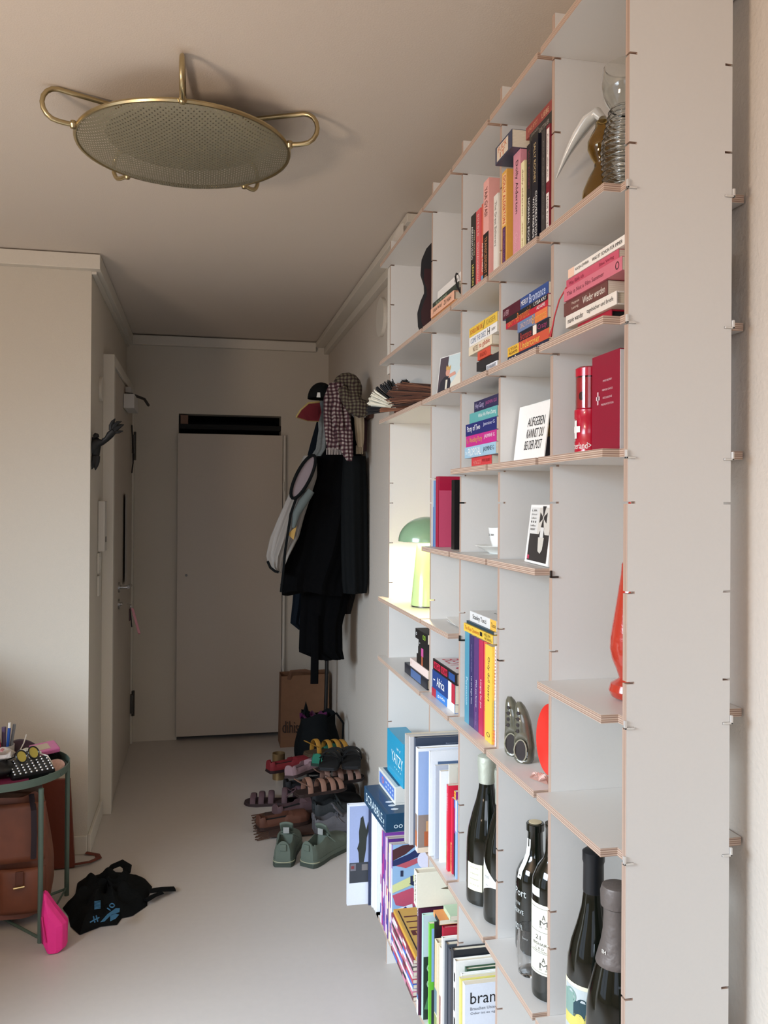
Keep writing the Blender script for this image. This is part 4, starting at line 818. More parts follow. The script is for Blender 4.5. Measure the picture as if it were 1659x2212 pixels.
for a in range(4):
    t = a*math.pi/2; c2, s2 = math.cos(t), math.sin(t); pl = [(-.015, .02), (.015, .02), (.07, .15), (-.07, .15)]
    b.add([((cx_+(px_*c2-pz_*s2)*1.0)*L, -.0009, (cz_+(px_*s2+pz_*c2)*1.3)*hh) for px_, pz_ in pl], [(0, 1, 2, 3)], 1)
b.add([(x_*L, -.0009, z_*hh) for x_, z_ in ((.59, .62), (.66, .62), (.84, .36), (.42, .4))], [(0, 1, 2, 3)], 1)
b.add([(x_*L, -.0011, z_*hh) for x_, z_ in ((.5, .45), (.74, .45), (.72, .25), (.64, .18), (.54, .22))], [list(range(5))], 3)
q4(b, .56, .7, .45, .62, 2, -.0012); q4(b, .12, .2, .06, .13, 4, -.001)
b.build('picture_print', [ink('#bdb3a6'), ink('#2f2a29'), ink('#d9d6d0'), ink('#cfc8bd'), ink('#c23a5a')], r)
b = MB()
for i, s in enumerate(('LIR', 'drinks and', 'culture', '- - -', 'kaffee', 'wasser')): put_text(b, s, (.22*L, -.0013, hh*(.9-.065*i)), (1, 0, 0), (0, 0, 1), .22*L, .0035)
b.build('lettering', ink('#5b5754'), r)
z4b = bt(4)+.0003
r = thing('wedding_photo', 'photo print of a couple with gold crowns leaning in the fourth bay', 'photo', (.583, 2.118, z4b+.001)); r.rotation_euler = (-.12, 0, math.radians(-76))
L, hh = .15, .108
b = MB(); b.box(0, L, 0, .0012, 0, hh); b.build('photo_paper', mat('#e4e2de', .35), r)
b = MB(); q4(b, .02, .98, .02, .98, 0); q4(b, .3, .72, .3, .98, 1, -.0006)
def pf(pts, mi, y): b.add([(x_*L, y, z_*hh) for x_, z_ in pts], [list(range(len(pts)))], mi)
def ell(cx, cz, rx_, rz_): return [(cx+rx_*math.cos(t), cz+rz_*math.sin(t)) for t in [2*math.pi*k/16 for k in range(16)]]
pf([(.02, .02), (.42, .02), (.45, .34), (.38, .5), (.22, .5), (.1, .4)], 2, -.0007); pf([(.42, .02), (.98, .02), (.98, .5), (.86, .62), (.7, .6), (.56, .4), (.45, .3)], 3, -.0008)
pf(ell(.32, .6, .07, .1), 4, -.0009); pf(ell(.76, .72, .065, .11), 4, -.0009); pf([(.25, .66), (.4, .64), (.4, .76), (.35, .71), (.32, .77), (.28, .72), (.25, .77)], 5, -.001); pf([(.69, .79), (.83, .79), (.84, .93), (.78, .87), (.76, .94), (.72, .87), (.68, .92)], 5, -.001)
pf([(.82, .5), (.9, .5), (.92, .78), (.84, .82)], 2, -.0009); pf([(.36, .45), (.6, .5), (.56, .58), (.38, .54)], 4, -.0011); pf([(.28, .2), (.34, .2), (.34, .42), (.28, .42)], 3, -.0012)
b.build('picture_print', [ink('#4b4048'), ink('#c3d2d2'), ink('#2b2a33'), ink('#dcd6c6'), ink('#d39a86'), ink('#c9a05a')], r)
# ------------------------------------------------------------------ espresso cup and saucer, paper, magnet dots
r = thing('saucer', 'white saucer under the small cup on the fifth shelf', 'saucer', (.645, 1.79, z2b))
b = MB(); b.lathe([(.0005, .0), (.028, .0), (.03, .003), (.045, .010), (.059, .017), (.058, .018), (.044, .012), (.028, .005), (.0005, .0045)], seg=40); b.build('saucer_dish', mat('#e6e6e0', .15, coat=.5), r, True)
r = thing('espresso_cup', 'small white espresso cup with black lettering on its saucer', 'cup', (.645, 1.79, z2b+.0052))
b = MB(); b.lathe([(.0005, 0), (.018, 0), (.020, .004), (.027, .03), (.030, .052), (.0285, .052), (.0255, .03), (.0185, .006), (.0005, .005)], seg=36); b.build('cup_body', mat('#ecebe6', .15, coat=.5), r, True)
b = MB(); arc_text(b, 'La zz', .0297, A+.2, .037, .022, .006); b.build('lettering', ink('#2a2624'), r)
b = MB(); b.tube([(.028, 0, .044), (.040, 0, .042), (.043, 0, .03), (.036, 0, .016), (.024, 0, .013)], .0028, 8); b.build('cup_handle', mat('#ecebe6', .15, coat=.5), r, True)
r = thing('teaspoon', 'small steel spoon standing in the espresso cup', 'spoon', (.645, 1.79, z2b+.0106))
b = MB(); b.tube([(-.008, .0, .001), (-.004, .004, .03), (.003, .008, .058), (.010, .012, .071), (.016, .014, .074)], [.0035, .002, .0018, .003, .002], 8); b.build('spoon_shaft', M_steel, r, True)
z5b = bt(-5)+.0003
r = thing('folded_paper', 'folded white paper lying behind the post on the shelf of the lamp', 'paper', (.60, 2.0, z5b))
b = MB(); b.grid(lambda u, v: (.09*v, -.06+.13*u, .001+.012*u*u), 8, 4); b.grid(lambda u, v: (.09*v, -.055+.12*u, .001+.004*u), 8, 4); b.build('paper_sheet', mat('#e4e2dd', .7), r, thick=.0006)
# ------------------------------------------------------------------ coral vase in the nearest bay
r = thing('coral_vase', 'glossy coral red glass vase with long thin neck and pinched foot', 'vase', (.640, 1.195, z5b))
pr = [(.0005, 0), (.022, 0), (.031, .005), (.035, .014), (.032, .024), (.021, .031), (.0195, .033), (.0235, .045), (.0305, .062), (.0335, .078), (.0325, .095), (.0275, .125), (.022, .16), (.0175, .19), (.0165, .205), (.011, .215), (.0085, .24), (.0075, .275), (.007, .30)]
b = MB(); b.lathe(pr+[(max(.0005, a-.002), c) for a, c in reversed(pr) if c > .05], seg=44); b.build('vase_body', mat('#c9402e', .12, 0, .3, 160, coat=.6, trans=.25, name='coral_glass'), r, True)
# ------------------------------------------------------------------ ceramic shoes, red plate, shell on the seventh shelf
def ceramic(label, x, y, rz):
    r = thing('ceramic_shoe', label, 'ornament', (x, y, bt(-8)+.0003), rz); r['group'] = 'pair of ceramic shoes'
    M_ = mat('#5c5a4c', .16, 0, .3, 60, coat=.8, vary=.45, name='ceramic_glaze'); Mi = mat('#241a17', .5)
    rows = [(0, .014, .015, 0), (.006, .018, .019, 0), (.03, .0185, .020, 0), (.05, .0165, .018, .001), (.075, .0155, .016, .003), (.092, .013, .013, .006), (.104, .009, .009, .009), (.111, .004, .004, .011)]
    def fn(u, v):
        k = v*(len(rows)-1); i = min(int(k), len(rows)-2); f = k-i
        z_, a_, b_, o_ = [rows[i][j]*(1-f)+rows[i+1][j]*f for j in range(4)]; t = 2*math.pi*u
        cx = a_*math.cos(t); cy = b_*math.sin(t)
        d = max(0, 1-((t-A)/.75)**2)*max(0, 1-((z_-.026)/.024)**2)
        return (cx+.016*d+o_*.0, cy+o_, z_)
    b = MB(); b.grid(fn, 36, 30, wrap_u=True); b.add([fn(i/36, 1) for i in range(36)], [list(range(36))]); b.add([fn(i/36, 0) for i in range(36)], [list(range(36))[::-1]]); b.build('shoe_body', M_, r, True)
    b = MB(); b.tube([(-.0172*math.cos(.0)-.0002+.004*abs(math.sin(t)), .0125*math.cos(t), .024+.0195*math.sin(t)) for t in [2*math.pi*k/20 for k in range(21)]], .0013, 6); b.build('opening_rim', mat('#989480', .2, coat=.5), r, True)
    b = MB(); b.add([(-.0150, .0115*math.cos(t), .024+.0188*math.sin(t)) for t in [2*math.pi*k/20 for k in range(20)]], [list(range(20))]); b.build('opening', Mi, r)
    b = MB()
    for k in range(4): b.lathe([(.0005, 0), (.0022, 0), (.0022, .0006)], (-.0158+.0004*k, .009-.003*(k % 2), .058+.012*k), 8)
    for k in range(4):
        c = Vector((-.0162+.0006*k, .006, .060+.011*k)); b.add([c+Vector((-.0014, .0030*math.cos(t), .0038*math.sin(t))) for t in [2*math.pi*q/10 for q in range(10)]], [list(range(10))])
    b.build('eyelet', Mi, r)
ceramic('grey-green glazed ceramic shoe on its heel, left of the pair', .592, 1.566, .75)
ceramic('grey-green glazed ceramic shoe on its heel, right of the pair', .594, 1.520, .75)
r = thing('red_plate', 'round glossy red plate standing against the upright behind the ceramic shoes', 'plate', (.62, 1.4305, bt(-8)+.064)); r.rotation_euler = (0, math.radians(-86), 0)
b = MB(); b.lathe([(.0005, 0), (.035, .001), (.05, .006), (.062, .011), (.0625, .013), (.05, .0085), (.035, .004), (.0005, .003)], seg=44); b.build('plate_dish', mat('#d8352c', .2, coat=.5), r, True)
r = thing('sea_shell', 'small pink fluted sea shell in front of the red plate', 'shell', (.576, 1.405, bt(-8)+.0003), .4)
b = MB(); b.grid(lambda u, v: ((.019*math.sin(A*u))*(v), -.0+.022*math.cos(A*u)*v, .001+.013*math.sin(A*v)*(.85+.15*math.cos(16*u*A))), 34, 12); b.grid(lambda u, v: ((.019*math.sin(A*u))*(v), .022*math.cos(A*u)*v, .0005), 34, 3); b.build('shell_body', mat('#e3bfb2', .5, 0, .3, 100), r, True)
# ------------------------------------------------------------------ lamp bay upper shelves: straw brushes, fan of bristles, maroon case
r = thing('instrument_case', 'dark maroon guitar-shaped case with black edge beside the post', 'case', (.625, 2.225, z7b)); r.rotation_euler = (0, 0, math.radians(-12))
prof = [(0, .0), (.052, .0), (.062, .02), (.064, .05), (.056, .075), (.046, .095), (.047, .115), (.056, .14), (.054, .17), (.042, .195), (.022, .215), (.012, .225), (.011, .245), (0, .245)]
prof = [(x, z*1.16) for x, z in prof]; full = [(x, z) for x, z in prof]+[(-x, z) for x, z in reversed(prof[1:-1])]
b = MB(); b.prism(full, 'y', -.026, .0); b.build('case_shell', mat('#151214', .6), r, bevel=.004)
b = MB(); b.prism([(x*.86, .01+z*.82) for x, z in full if z < .2], 'y', -.029, -.0262); b.build('case_panel', mat('#2f0a0c', .5), r, bevel=.001)
random.seed(3)
r = thing('straw_broom_head', 'bundle of brown straw with frayed ends lying on the shelf above the lamp', 'broom', (.632, 2.33, z4b))
b = MB(); b2 = MB()
for k in range(260):
    a = random.uniform(0, 2*A); q = math.sqrt(random.random()); ca, sa = math.cos(a)*q, math.sin(a)*q
    L_ = random.uniform(.7, 1.0)
    p0 = (.045+.008*ca, -.12, .019+.012*sa); p1 = (-.005+.026*ca+random.uniform(-.008, .008), -.01, .034+.026*sa+random.uniform(-.006, .010)); p2 = (-.07*L_+.045*ca, .13*L_, .047+.043*sa)
    b.tube([p0, p1, p2], [.0015, .0019, .0013], 4, mi=random.choice((0, 0, 1, 2)))
for k in range(14):
    a = random.uniform(-.5, .5); b.tube([(-.02, .03, .012), (-.07, .1+.02*a, .006+.004*k/14), (-.12, .15+.05*a, .004+.012*k/14)], [.0014, .0014, .001], 4, mi=1)
b.build('straw_bundle', [mat('#5b392b', .85), mat('#7a4f3a', .85), mat('#33211a', .85)], r)
b2.tube([(.045, -.115, .018), (.062, -.14, .021), (.078, -.165, .026)], [.016, .011, .008], 12); b2.build('broom_handle', mat('#8a5a42', .6), r, True)
r = thing('bristle_fan', 'fan of black and cream bristles sticking out above the lamp bay', 'brush', (.590, 2.565, z4b+.0003))
for nm_, a0, a1, cc in (('black_bristles', 42, 80, '#141416'), ('cream_bristles', 8, 40, '#ddd8c6'), ('dark_bristles', -8, 6, '#17171a'), ('black_tuft', 96, 128, '#141416')):
    b = MB()
    for k in range(70):
        a = math.radians(random.uniform(a0, a1)); l = random.uniform(.082, .1); dx, dz = -math.cos(a), math.sin(a)
        y = random.uniform(-.008, .008)
        b.tube([(0, y*.4, .022), (dx*l*.5, y, .022+dz*l*.5), (dx*l, y*1.6+.02, .022+dz*l)], [.0014, .0018, .0018], 4)
    b.build(nm_, mat(cc, .7), r)
b = MB(); b.box(-.012, .014, -.010, .022, 0, .036); b.build('brush_block', mat('#5a2f22', .5), r, bevel=.002)
r = thing('wooden_brush_block', 'small upright reddish wood block behind the straw bundle', 'brush', (.70, 2.40, z4b), .3)
b = MB(); b.box(-.012, .012, -.008, .008, 0, .075); b.build('wood_block', mat('#5b2a20', .5), r, bevel=.003)
# ------------------------------------------------------------------ hall: coats on the right wall
def PT_Y(px, py, Y): r = ray(px, py); t = Y/r[1]; return Vector((r[0]*t, Y, CAMZ+r[2]*t))
def PT_Z(px, py, Z): r = ray(px, py); t = (Z-CAMZ)/r[2]; return Vector((r[0]*t, r[1]*t, Z))
def plaid(name, cols, w, rough=0.9):
    m = bpy.data.materials.new(name); m.use_nodes = True; nt = m.node_tree; p = nt.nodes['Principled BSDF']; p.inputs['Roughness'].default_value = rough
    tc = nt.nodes.new('ShaderNodeTexCoord'); sp = nt.nodes.new('ShaderNodeSeparateXYZ'); nt.links.new(tc.outputs['Object'], sp.inputs[0]); outs = []
    nz = nt.nodes.new('ShaderNodeTexNoise'); nz.inputs['Scale'].default_value = 14; nt.links.new(tc.outputs['Object'], nz.inputs['Vector'])
    for ax in (0, 2):
        a = nt.nodes.new('ShaderNodeMath'); a.operation = 'MULTIPLY_ADD'; a.inputs[1].default_value = .03; nt.links.new(nz.outputs['Fac'], a.inputs[0]); nt.links.new(sp.outputs[ax], a.inputs[2])
        d = nt.nodes.new('ShaderNodeMath'); d.operation = 'DIVIDE'; d.inputs[1].default_value = w; nt.links.new(a.outputs[0], d.inputs[0])
        f = nt.nodes.new('ShaderNodeMath'); f.operation = 'FRACT'; nt.links.new(d.outputs[0], f.inputs[0])
        g = nt.nodes.new('ShaderNodeMath'); g.operation = 'GREATER_THAN'; g.inputs[1].default_value = .5; nt.links.new(f.outputs[0], g.inputs[0]); outs.append(g)
    s = nt.nodes.new('ShaderNodeMath'); s.operation = 'ADD'; nt.links.new(outs[0].outputs[0], s.inputs[0]); nt.links.new(outs[1].outputs[0], s.inputs[1])
    h = nt.nodes.new('ShaderNodeMath'); h.operation = 'DIVIDE'; h.inputs[1].default_value = 2.2; nt.links.new(s.outputs[0], h.inputs[0])
    r = nt.nodes.new('ShaderNodeValToRGB'); r.color_ramp.interpolation = 'CONSTANT'; e = r.color_ramp.elements; e.new(.5)
    for i, (pos, c) in enumerate(zip((0, .3, .7), cols)): e[i].position = pos; e[i].color = (*lin(c), 1)
    nt.links.new(h.outputs[0], r.inputs[0]); nt.links.new(r.outputs[0], p.inputs['Base Color']); return m
def drape(parent, name, rows, Y, hd, m, folds=7, amp=.012, seed=1, nv=26, nu=64, hem=.0, xmax=XW-.004):
    """hanging cloth: rows of (py, left px, right px) give the outline seen on plane Y; hd is half its depth"""
    P = []
    for py, l, r_ in rows:
        a = PT_Y(l, py, Y); c = PT_Y(r_, py, Y); P.append(((a.x+c.x)/2, (c.x-a.x)/2, (a.z+c.z)/2))
    rnd = random.Random(seed); ph = [rnd.uniform(0, 6.28) for _ in range(4)]
    o = parent.location
    def fn(u, v):
        k = v*(len(P)-1); i = min(int(k), len(P)-2); f = k-i; f = f*f*(3-2*f)*.5+f*.5
        cx, hw, z = [P[i][j]*(1-f)+P[i+1][j]*f for j in range(3)]; t = 2*A*u
        s = math.sin(folds*t+ph[0]+1.2*v)*.6+math.sin((folds*2+1)*t+ph[1]-2*v)*.3+math.sin(3*t+ph[2])*.3
        g = amp*s*min(1, .3+v*1.2)*min(1, hw/.05)
        x = cx+(hw+g*.4)*math.cos(t); y = Y+(hd*(.55+.45*min(1, hw/.12))+g)*math.sin(t)
        zz_ = z+hem*math.sin(2*t+ph[3])*max(0, v-.85)/.15
        return (min(x, xmax)-o.x, y-o.y, zz_-o.z)
    b = MB(); b.grid(fn, nu, nv, wrap_u=True)
    n0 = [fn(i/nu, 0) for i in range(nu)]; n1 = [fn(i/nu, 1) for i in range(nu)]
    b.add(n0, [list(range(nu))]); b.add(n1, [list(range(nu))[::-1]])
    return b.build(name, m, parent, True)
M_black1 = mat('#070708', .95, 0, .5, 90, name='black_wool', spec=.08); M_black2 = mat('#0f1112', .8, 0, .5, 120, name='black_cotton', spec=.12); M_navy = mat('#0e141b', .8, 0, .5, 120, spec=.1)
r = thing('coat_rack', 'dark wooden wall rail with metal hooks behind the coats', 'coat rack', (XW, 4.2, 1.88))
b = MB(); b.box(-.022, -.0005, -.30, .34, -.035, .035); b.build('rail', mat('#4a2f25', .6), r, bevel=.003)
for y in (-.24, -.1, .05, .2, .3):
    b = MB(); b.tube([(-.022, y, 0), (-.06, y, -.01), (-.075, y, .01), (-.08, y, .035)], .006, 8); b.tube([(-.022, y, -.02), (-.045, y, -.03), (-.05, y, -.015)], .005, 8); b.build('hook', M_steel, r, True)
def hang(name, label, cat, Y, grp=None): return thing(name, label, cat, (.64, Y, 1.9), 0, grp)
t = hang('long_coat', 'long black coat hanging lowest, with its cloth belt dangling', 'coat', 4.22)
drape(t, 'coat_body', [(900, 700, 772), (1000, 690, 772), (1150, 665, 765), (1282, 650, 755), (1350, 647, 737), (1406, 645, 738), (1424, 688, 742)], 4.22, .045, M_black1, seed=3)
b = MB(); p0 = PT_Y(681, 1330, 4.165)-t.location; p1 = PT_Y(680, 1420, 4.16)-t.location; p2 = PT_Y(679, 1477, 4.155)-t.location
b.tube([p0, p1, p2], .0195, 8, flat=.3); b.build('cloth_belt', M_black1, t)
t = hang('black_jacket', 'bulky black jacket hanging in front of the long coat', 'jacket', 4.02)
drape(t, 'jacket_body', [(955, 700, 762), (985, 684, 782), (1040, 660, 790), (1120, 640, 788), (1200, 622, 770), (1262, 608, 745), (1281, 612, 742)], 4.08, .055, M_black1, seed=5, hem=.014, amp=.018)
drape(t, 'sleeve', [(985, 742, 789), (1060, 738, 792), (1180, 738, 793), (1255, 740, 793), (1281, 742, 790)], 3.985, .05, M_black2, seed=8, folds=4)
t = hang('navy_shirt', 'dark navy garment whose hem shows left of the long coat', 'shirt', 4.34)
drape(t, 'shirt_body', [(890, 690, 740), (960, 670, 730), (1040, 650, 720), (1200, 640, 700), (1300, 632, 680), (1345, 627, 668), (1360, 645, 662)], 4.36, .035, M_navy, seed=9)
t = hang('brown_jacket', 'dark brown garment peeking out right of the long coat near the wall', 'jacket', 4.12)
drape(t, 'jacket_body', [(900, 742, 785), (1000, 740, 787), (1180, 738, 784), (1290, 736, 766), (1326, 738, 757)], 4.33, .02, mat('#1d1815', .85), seed=10)
t = hang('puffer_jacket', 'light grey puffer jacket with black trim hanging furthest left', 'jacket', 4.3)
M_puff = mat('#8b847d', .6, 0, .6, 25, name='puffer_fabric')
drape(t, 'jacket_body', [(985, 655, 684), (1030, 640, 684), (1079, 620, 668), (1120, 602, 655), (1160, 586, 645), (1200, 577, 625), (1225, 582, 614), (1237, 596, 612)], 4.0, .055, M_puff, seed=11, folds=5, amp=.02)
b = MB(); ring = []
for k in range(25):
    a = 2*A*k/24; x = 655+13*math.cos(a)+26*math.sin(a)*.9; y = 1030-46*math.sin(a)*1.0+8*math.cos(a); ring.append(PT_Y(x, y, 3.925)-t.location)
b.tube(ring, .0075, 8, cap=False); b.build('hood_trim', M_black2, t, True)
b = MB(); c = sum(ring[:-1], Vector())/24; b.add([c+Vector((0, .008, 0))]+[p+Vector((0, .004, 0)) for p in ring[:-1]], [(0, i+1, (i+1) % 24+1) for i in range(24)]); b.build('hood_lining', mat('#85777a', .8, 0, .5, 40), t, True)
b = MB(); b.tube([PT_Y(x, y, 3.93)-t.location for x, y in ((640, 1075), (628, 1110), (622, 1150), (616, 1190), (612, 1236), (609, 1260), (607, 1279))], .006, 6); b.build('zip_band', M_black2, t, True)
b = MB(); b.tube([PT_Y(x, y, 3.93)-t.location for x, y in ((578, 1212), (584, 1226), (594, 1234), (602, 1236))], .006, 6); b.build('hem_band', M_black2, t, True)
b = MB(); b.add([PT_Y(x, y, 3.94)-t.location for x, y in ((621, 1154), (641, 1136), (634, 1166))], [(0, 1, 2)]); b.build('tan_lining', mat('#b08c4c', .8), t, thick=.003)
b = MB(); b.tube([PT_Y(x, y, 3.935)-t.location for x, y in ((672, 1060), (655, 1085), (640, 1110), (634, 1140))], [.018, .022, .018, .008], 10); b.build('grey_lining', mat('#5c6462', .8), t, True)
t = hang('checked_scarf', 'maroon and white checked scarf with fringed ends', 'scarf', 3.9)
M_pl1 = plaid('maroon_check', ('#2b0f18', '#57393e', '#9a918a'), .018); M_pl2 = plaid('olive_check', ('#2c151a', '#453d2f', '#6a6250'), .016)
drape(t, 'scarf_fall', [(828, 712, 742), (860, 701, 750), (900, 702, 756), (935, 705, 760), (972, 710, 755)], 3.90, .035, M_pl1, folds=5, amp=.022, seed=12)
drape(t, 'scarf_end', [(930, 732, 762), (965, 735, 762), (985, 742, 762), (996, 750, 760)], 3.87, .018, M_pl1, folds=4, seed=13)
b = MB()
for k in range(16):
    q = PT_Y(706+3.1*k, 968, 3.88)-t.location; b.tube([q, q+Vector((.001*math.sin(k*3), 0, -.03))], .0018, 4)
b.build('fringe', mat('#b3a8a2', .9), t)['kind'] = 'stuff'
t = hang('olive_scarf', 'olive and maroon checked scarf slung over the top of the hooks', 'scarf', 3.95)
b = MB(); pts = [PT_Y(x, y, Y_) for x, y, Y_ in ((734, 850, 3.93), (730, 830, 3.93), (742, 820, 3.92), (760, 822, 3.92), (766, 838, 3.9), (762, 858, 3.88), (768, 874, 3.86), (784, 880, 3.86), (797, 876, 3.88))]
b.tube([p-t.location for p in pts], [.02, .036, .043, .043, .043, .04, .04, .036, .022], 14); b.build('scarf_roll', M_pl2, t, True, sub=1)
b = MB(); b.tube([PT_Y(x, y, 3.87)-t.location for x, y in ((738, 836), (748, 858), (760, 880), (778, 890), (795, 888))], [.02, .03, .03, .028, .02], 12); b.build('scarf_fold', M_pl2, t, True)
t = hang('cream_scarf', 'cream wool scarf with a fringe between the checked scarf and the wall', 'scarf', 4.0)
drape(t, 'scarf_fall', [(880, 764, 786), (915, 765, 787), (950, 768, 786), (966, 772, 784)], 3.92, .02, mat('#9c8d76', .9, 0, .5, 60), folds=3, seed=14)
b = MB()
for k in range(7):
    q = PT_Y(770+2.3*k, 962, 3.92)-t.location; b.tube([q, q+Vector((.002*math.sin(k*3), 0, -.04))], .0024, 4)
b.build('fringe', mat('#a3957f', .9), t)['kind'] = 'stuff'
t = hang('pink_scarf', 'dull pink cloth hanging against the wall behind the cream scarf', 'scarf', 4.1)
drape(t, 'cloth_fall', [(880, 776, 793), (920, 775, 794), (975, 778, 792)], 4.02, .02, mat('#5b4245', .9), folds=3, seed=15)
t = hang('grey_scarf', 'grey and white scarf hanging under the cap', 'scarf', 4.15)
drape(t, 'scarf_fall', [(862, 690, 712), (890, 686, 708), (930, 688, 706), (970, 682, 704), (985, 672, 694)], 4.06, .02, mat('#6f7270', .9, 0, .4, 50, vary=.4), folds=3, seed=16)
cp = PT_Y(692, 850, 3.97); t = thing('cap', 'black baseball cap with a red underbrim and gold edge on a hook', 'cap', cp)
b = MB(); b.grid(lambda u, v: ((.062*math.cos(2*A*u)*math.sin(A/2*v+.001))+.004, .07*math.sin(2*A*u)*math.sin(A/2*v+.001), .075*math.cos(A/2*v)-.025), 32, 12, wrap_u=True); b.build('crown', M_black2, t, True, thick=.003)
b = MB(); q = [PT_Y(x, y, Y_)-cp for x, y, Y_ in ((640, 901, 3.93), (650, 885, 3.90), (666, 871, 3.90), (690, 868, 3.93), (694, 890, 4.0), (688, 910, 4.02), (665, 909, 3.99))]
b.add(q, [list(range(7))]); b.build('brim', mat('#7c2530', .7), t, thick=.004)
b = MB(); b.tube(q[:4], .004, 8); b.tube([q[0], q[6], q[5]], .003, 6); b.build('brim_edge', mat('#a08a52', .6), t, True)
b = MB(); c = PT_Y(688, 853, 3.893)-cp; b.add([c+Vector(v) for v in ((-.009, 0, -.011), (.009, 0, -.011), (.007, 0, .011), (-.005, 0, .011))], [(0, 1, 2, 3)]); b.build('cap_badge', mat('#c9c9c4', .6), t, thick=.002)
# disc on the right wall and on the left wall
r = thing('wall_disc', 'round white cover plate on the right wall above the coats', 'wall plate', (XW, 3.70, 2.27))
b = MB(); disc_x(b, -.016, 0, 0, .085, .0155, seg=40); b.build('plate_disc', M_trim, r, bevel=.004)
r = thing('ring_plate', 'round white cover plate on the left hall wall beside the door frame', 'wall plate', (XL, 4.03, 1.955))
b = MB(); disc_x(b, 0.0005, 0, 0, .055, .012, seg=36); b.build('plate_disc', M_trim, r, bevel=.003)
# ------------------------------------------------------------------ left wall of the hall: claw hook, intercom, switch, closer, papers, keys
o0 = Vector((XL, 3.755, 1.66)); t = thing('claw_hook', 'black claw-shaped hand sculpture reaching from the left hall wall', 'sculpture', o0)
M_claw = mat('#0d0e10', .55, 0, .5, 60, name='claw_black')
def pc(px, py, Y): return PT_Y(px, py, Y)-o0
b = MB()
b.tube([pc(197, 975, 3.77), pc(203, 963, 3.765), pc(212, 955, 3.76), pc(222, 955, 3.758), pc(231, 948, 3.755), pc(238, 939, 3.752), pc(246, 931, 3.75)], [.034, .034, .026, .015, .0145, .019, .0165], 12, flat=.75)
b.tube([pc(204, 945, 3.765), pc(203, 965, 3.765), pc(204, 985, 3.765), pc(207, 994, 3.765)], [.018, .028, .021, .012], 12, flat=.8)
b.build('forearm', M_claw, t, True)
for nm_, pts, rd in (('thumb', ((241, 931), (249, 933), (257, 933), (266, 931)), .0065), ('finger', ((240, 929), (240, 919), (244, 911), (249, 904)), .0078), ('finger', ((243, 927), (248, 919), (254, 913), (263, 910)), .0078), ('finger', ((246, 930), (254, 924), (261, 919), (268, 917)), .0078), ('finger', ((222, 950), (226, 947), (222, 952), (225, 950)), .006),
                    ('claw_spike', ((203, 985), (200, 998), (199, 1008), (198, 1014)), .010), ('claw_spike', ((210, 985), (209, 997), (207, 1006), (206, 1016)), .010), ('claw_spike', ((208, 945), (207, 940), (206, 938), (205, 935)), .010)):
    b = MB(); b.tube([pc(x, y, 3.75) for x, y in pts], [rd*1.2, rd*1.2, rd*1.0, .0014], 8); b.build(nm_, M_claw, t, True)
t = thing('intercom', 'white intercom handset unit on the left hall wall', 'intercom', (XL, 4.03, 1.352))
b = MB(); b.box(.0005, .03, -.05, .05, -.125, .10); b.build('intercom_body', mat('#cfc9bf', .4), t, bevel=.004)
b = MB(); b.box(.0302, .031, -.012, .012, -.085, -.06); b.build('speaker_slot', M_black, t)
t = thing('light_switch', 'white light switch plate under the intercom', 'switch', (XL, 4.0, 1.175))
b = MB(); b.box(.0005, .009, -.04, .04, -.045, .045); b.build('switch_plate', M_trim, t, bevel=.002)
b = MB(); b.box(.0092, .012, -.028, .028, -.03, .03); b.build('rocker', M_trim, t, bevel=.001)
t = thing('socket_plate', 'white socket plate lowest under the intercom', 'socket', (XL, 4.0, 1.075))
b = MB(); b.box(.0005, .009, -.04, .04, -.045, .045); b.build('plate', M_trim, t, bevel=.002)
t = thing('door_closer', 'white box shaped door closer with a dark arm at the top of the entrance door', 'door closer', (-.4135, 4.86, 1.985))
b = MB(); b.box(0, .055, -.14, .14, -.038, .038); b.build('closer_body', mat('#c9c6c2', .4), t, bevel=.002)
b = MB(); b.box(0, .03, -.05, .10, .055, .085); b.build('arm_bracket', mat('#c9c6c2', .4), t, bevel=.002)
b = MB(); b.box(.01, .04, -.03, .03, .0385, .0545); b.tube([(.03, .0, .052), (.085, .19, .05), (.10, .32, .03)], .008, 8); b.build('closer_arm', mat('#1d1a1c', .5), t)
t = thing('door_notice', 'curled white paper sheet taped to the entrance door above the handle', 'paper', (-.4135, 4.86, 1.25))
b = MB(); b.grid(lambda u, v: (.002+.009*(1-u)**2, -.105+.21*u, -.24+.48*v), 8, 6); b.build('paper_sheet', mat('#b9b5b0', .8), t, thick=.0008)
b = MB()
for k in range(10): b.box(.0005+.022*.09, .0008+.022*.11, -.02, .06, .18-.042*k, .186-.042*k)
t = thing('tote_strap', 'thin dark strap hanging on the entrance door edge', 'strap', (-.4135, 5.22, 1.78))
b = MB(); b.tube([(.004, 0, .12), (.01, .01, .0), (.012, .012, -.10), (.006, 0, -.16)], .004, 6); b.build('strap_loop', mat('#221b1c', .7), t, True)
kz = Vector((-.3735, 4.53, .93)); t = thing('key_bunch', 'keys on a pink ribbon and dark tag hanging from the door lock', 'keys', kz)
b = MB(); b.tube([(0, 0, 0), (.02, 0, 0)], .003, 8); b.tube([(.02, .012*math.cos(a), -.012+.012*math.sin(a)) for a in [2*A*k/16 for k in range(17)]], .0012, 6, cap=False); b.build('key', M_steel, t, True)
b = MB(); b.grid(lambda u, v: (.02+.035*v+.012*math.sin(3*u), .0+.02*u+.01*v, -.02-.13*v-.01*u), 6, 8); b.build('pink_ribbon', mat('#c78a95', .8), t, thick=.003)
b = MB(); b.box(.012, .018, -.018, .018, -.085, -.024); b.build('leather_tag', mat('#3a1f22', .6), t, bevel=.002)
b = MB(); b.tube([(.016, .012, -.03), (.022, .014, -.09), (.024, .016, -.12)], .003, 6); b.build('dark_cord', mat('#2a2324', .7), t)
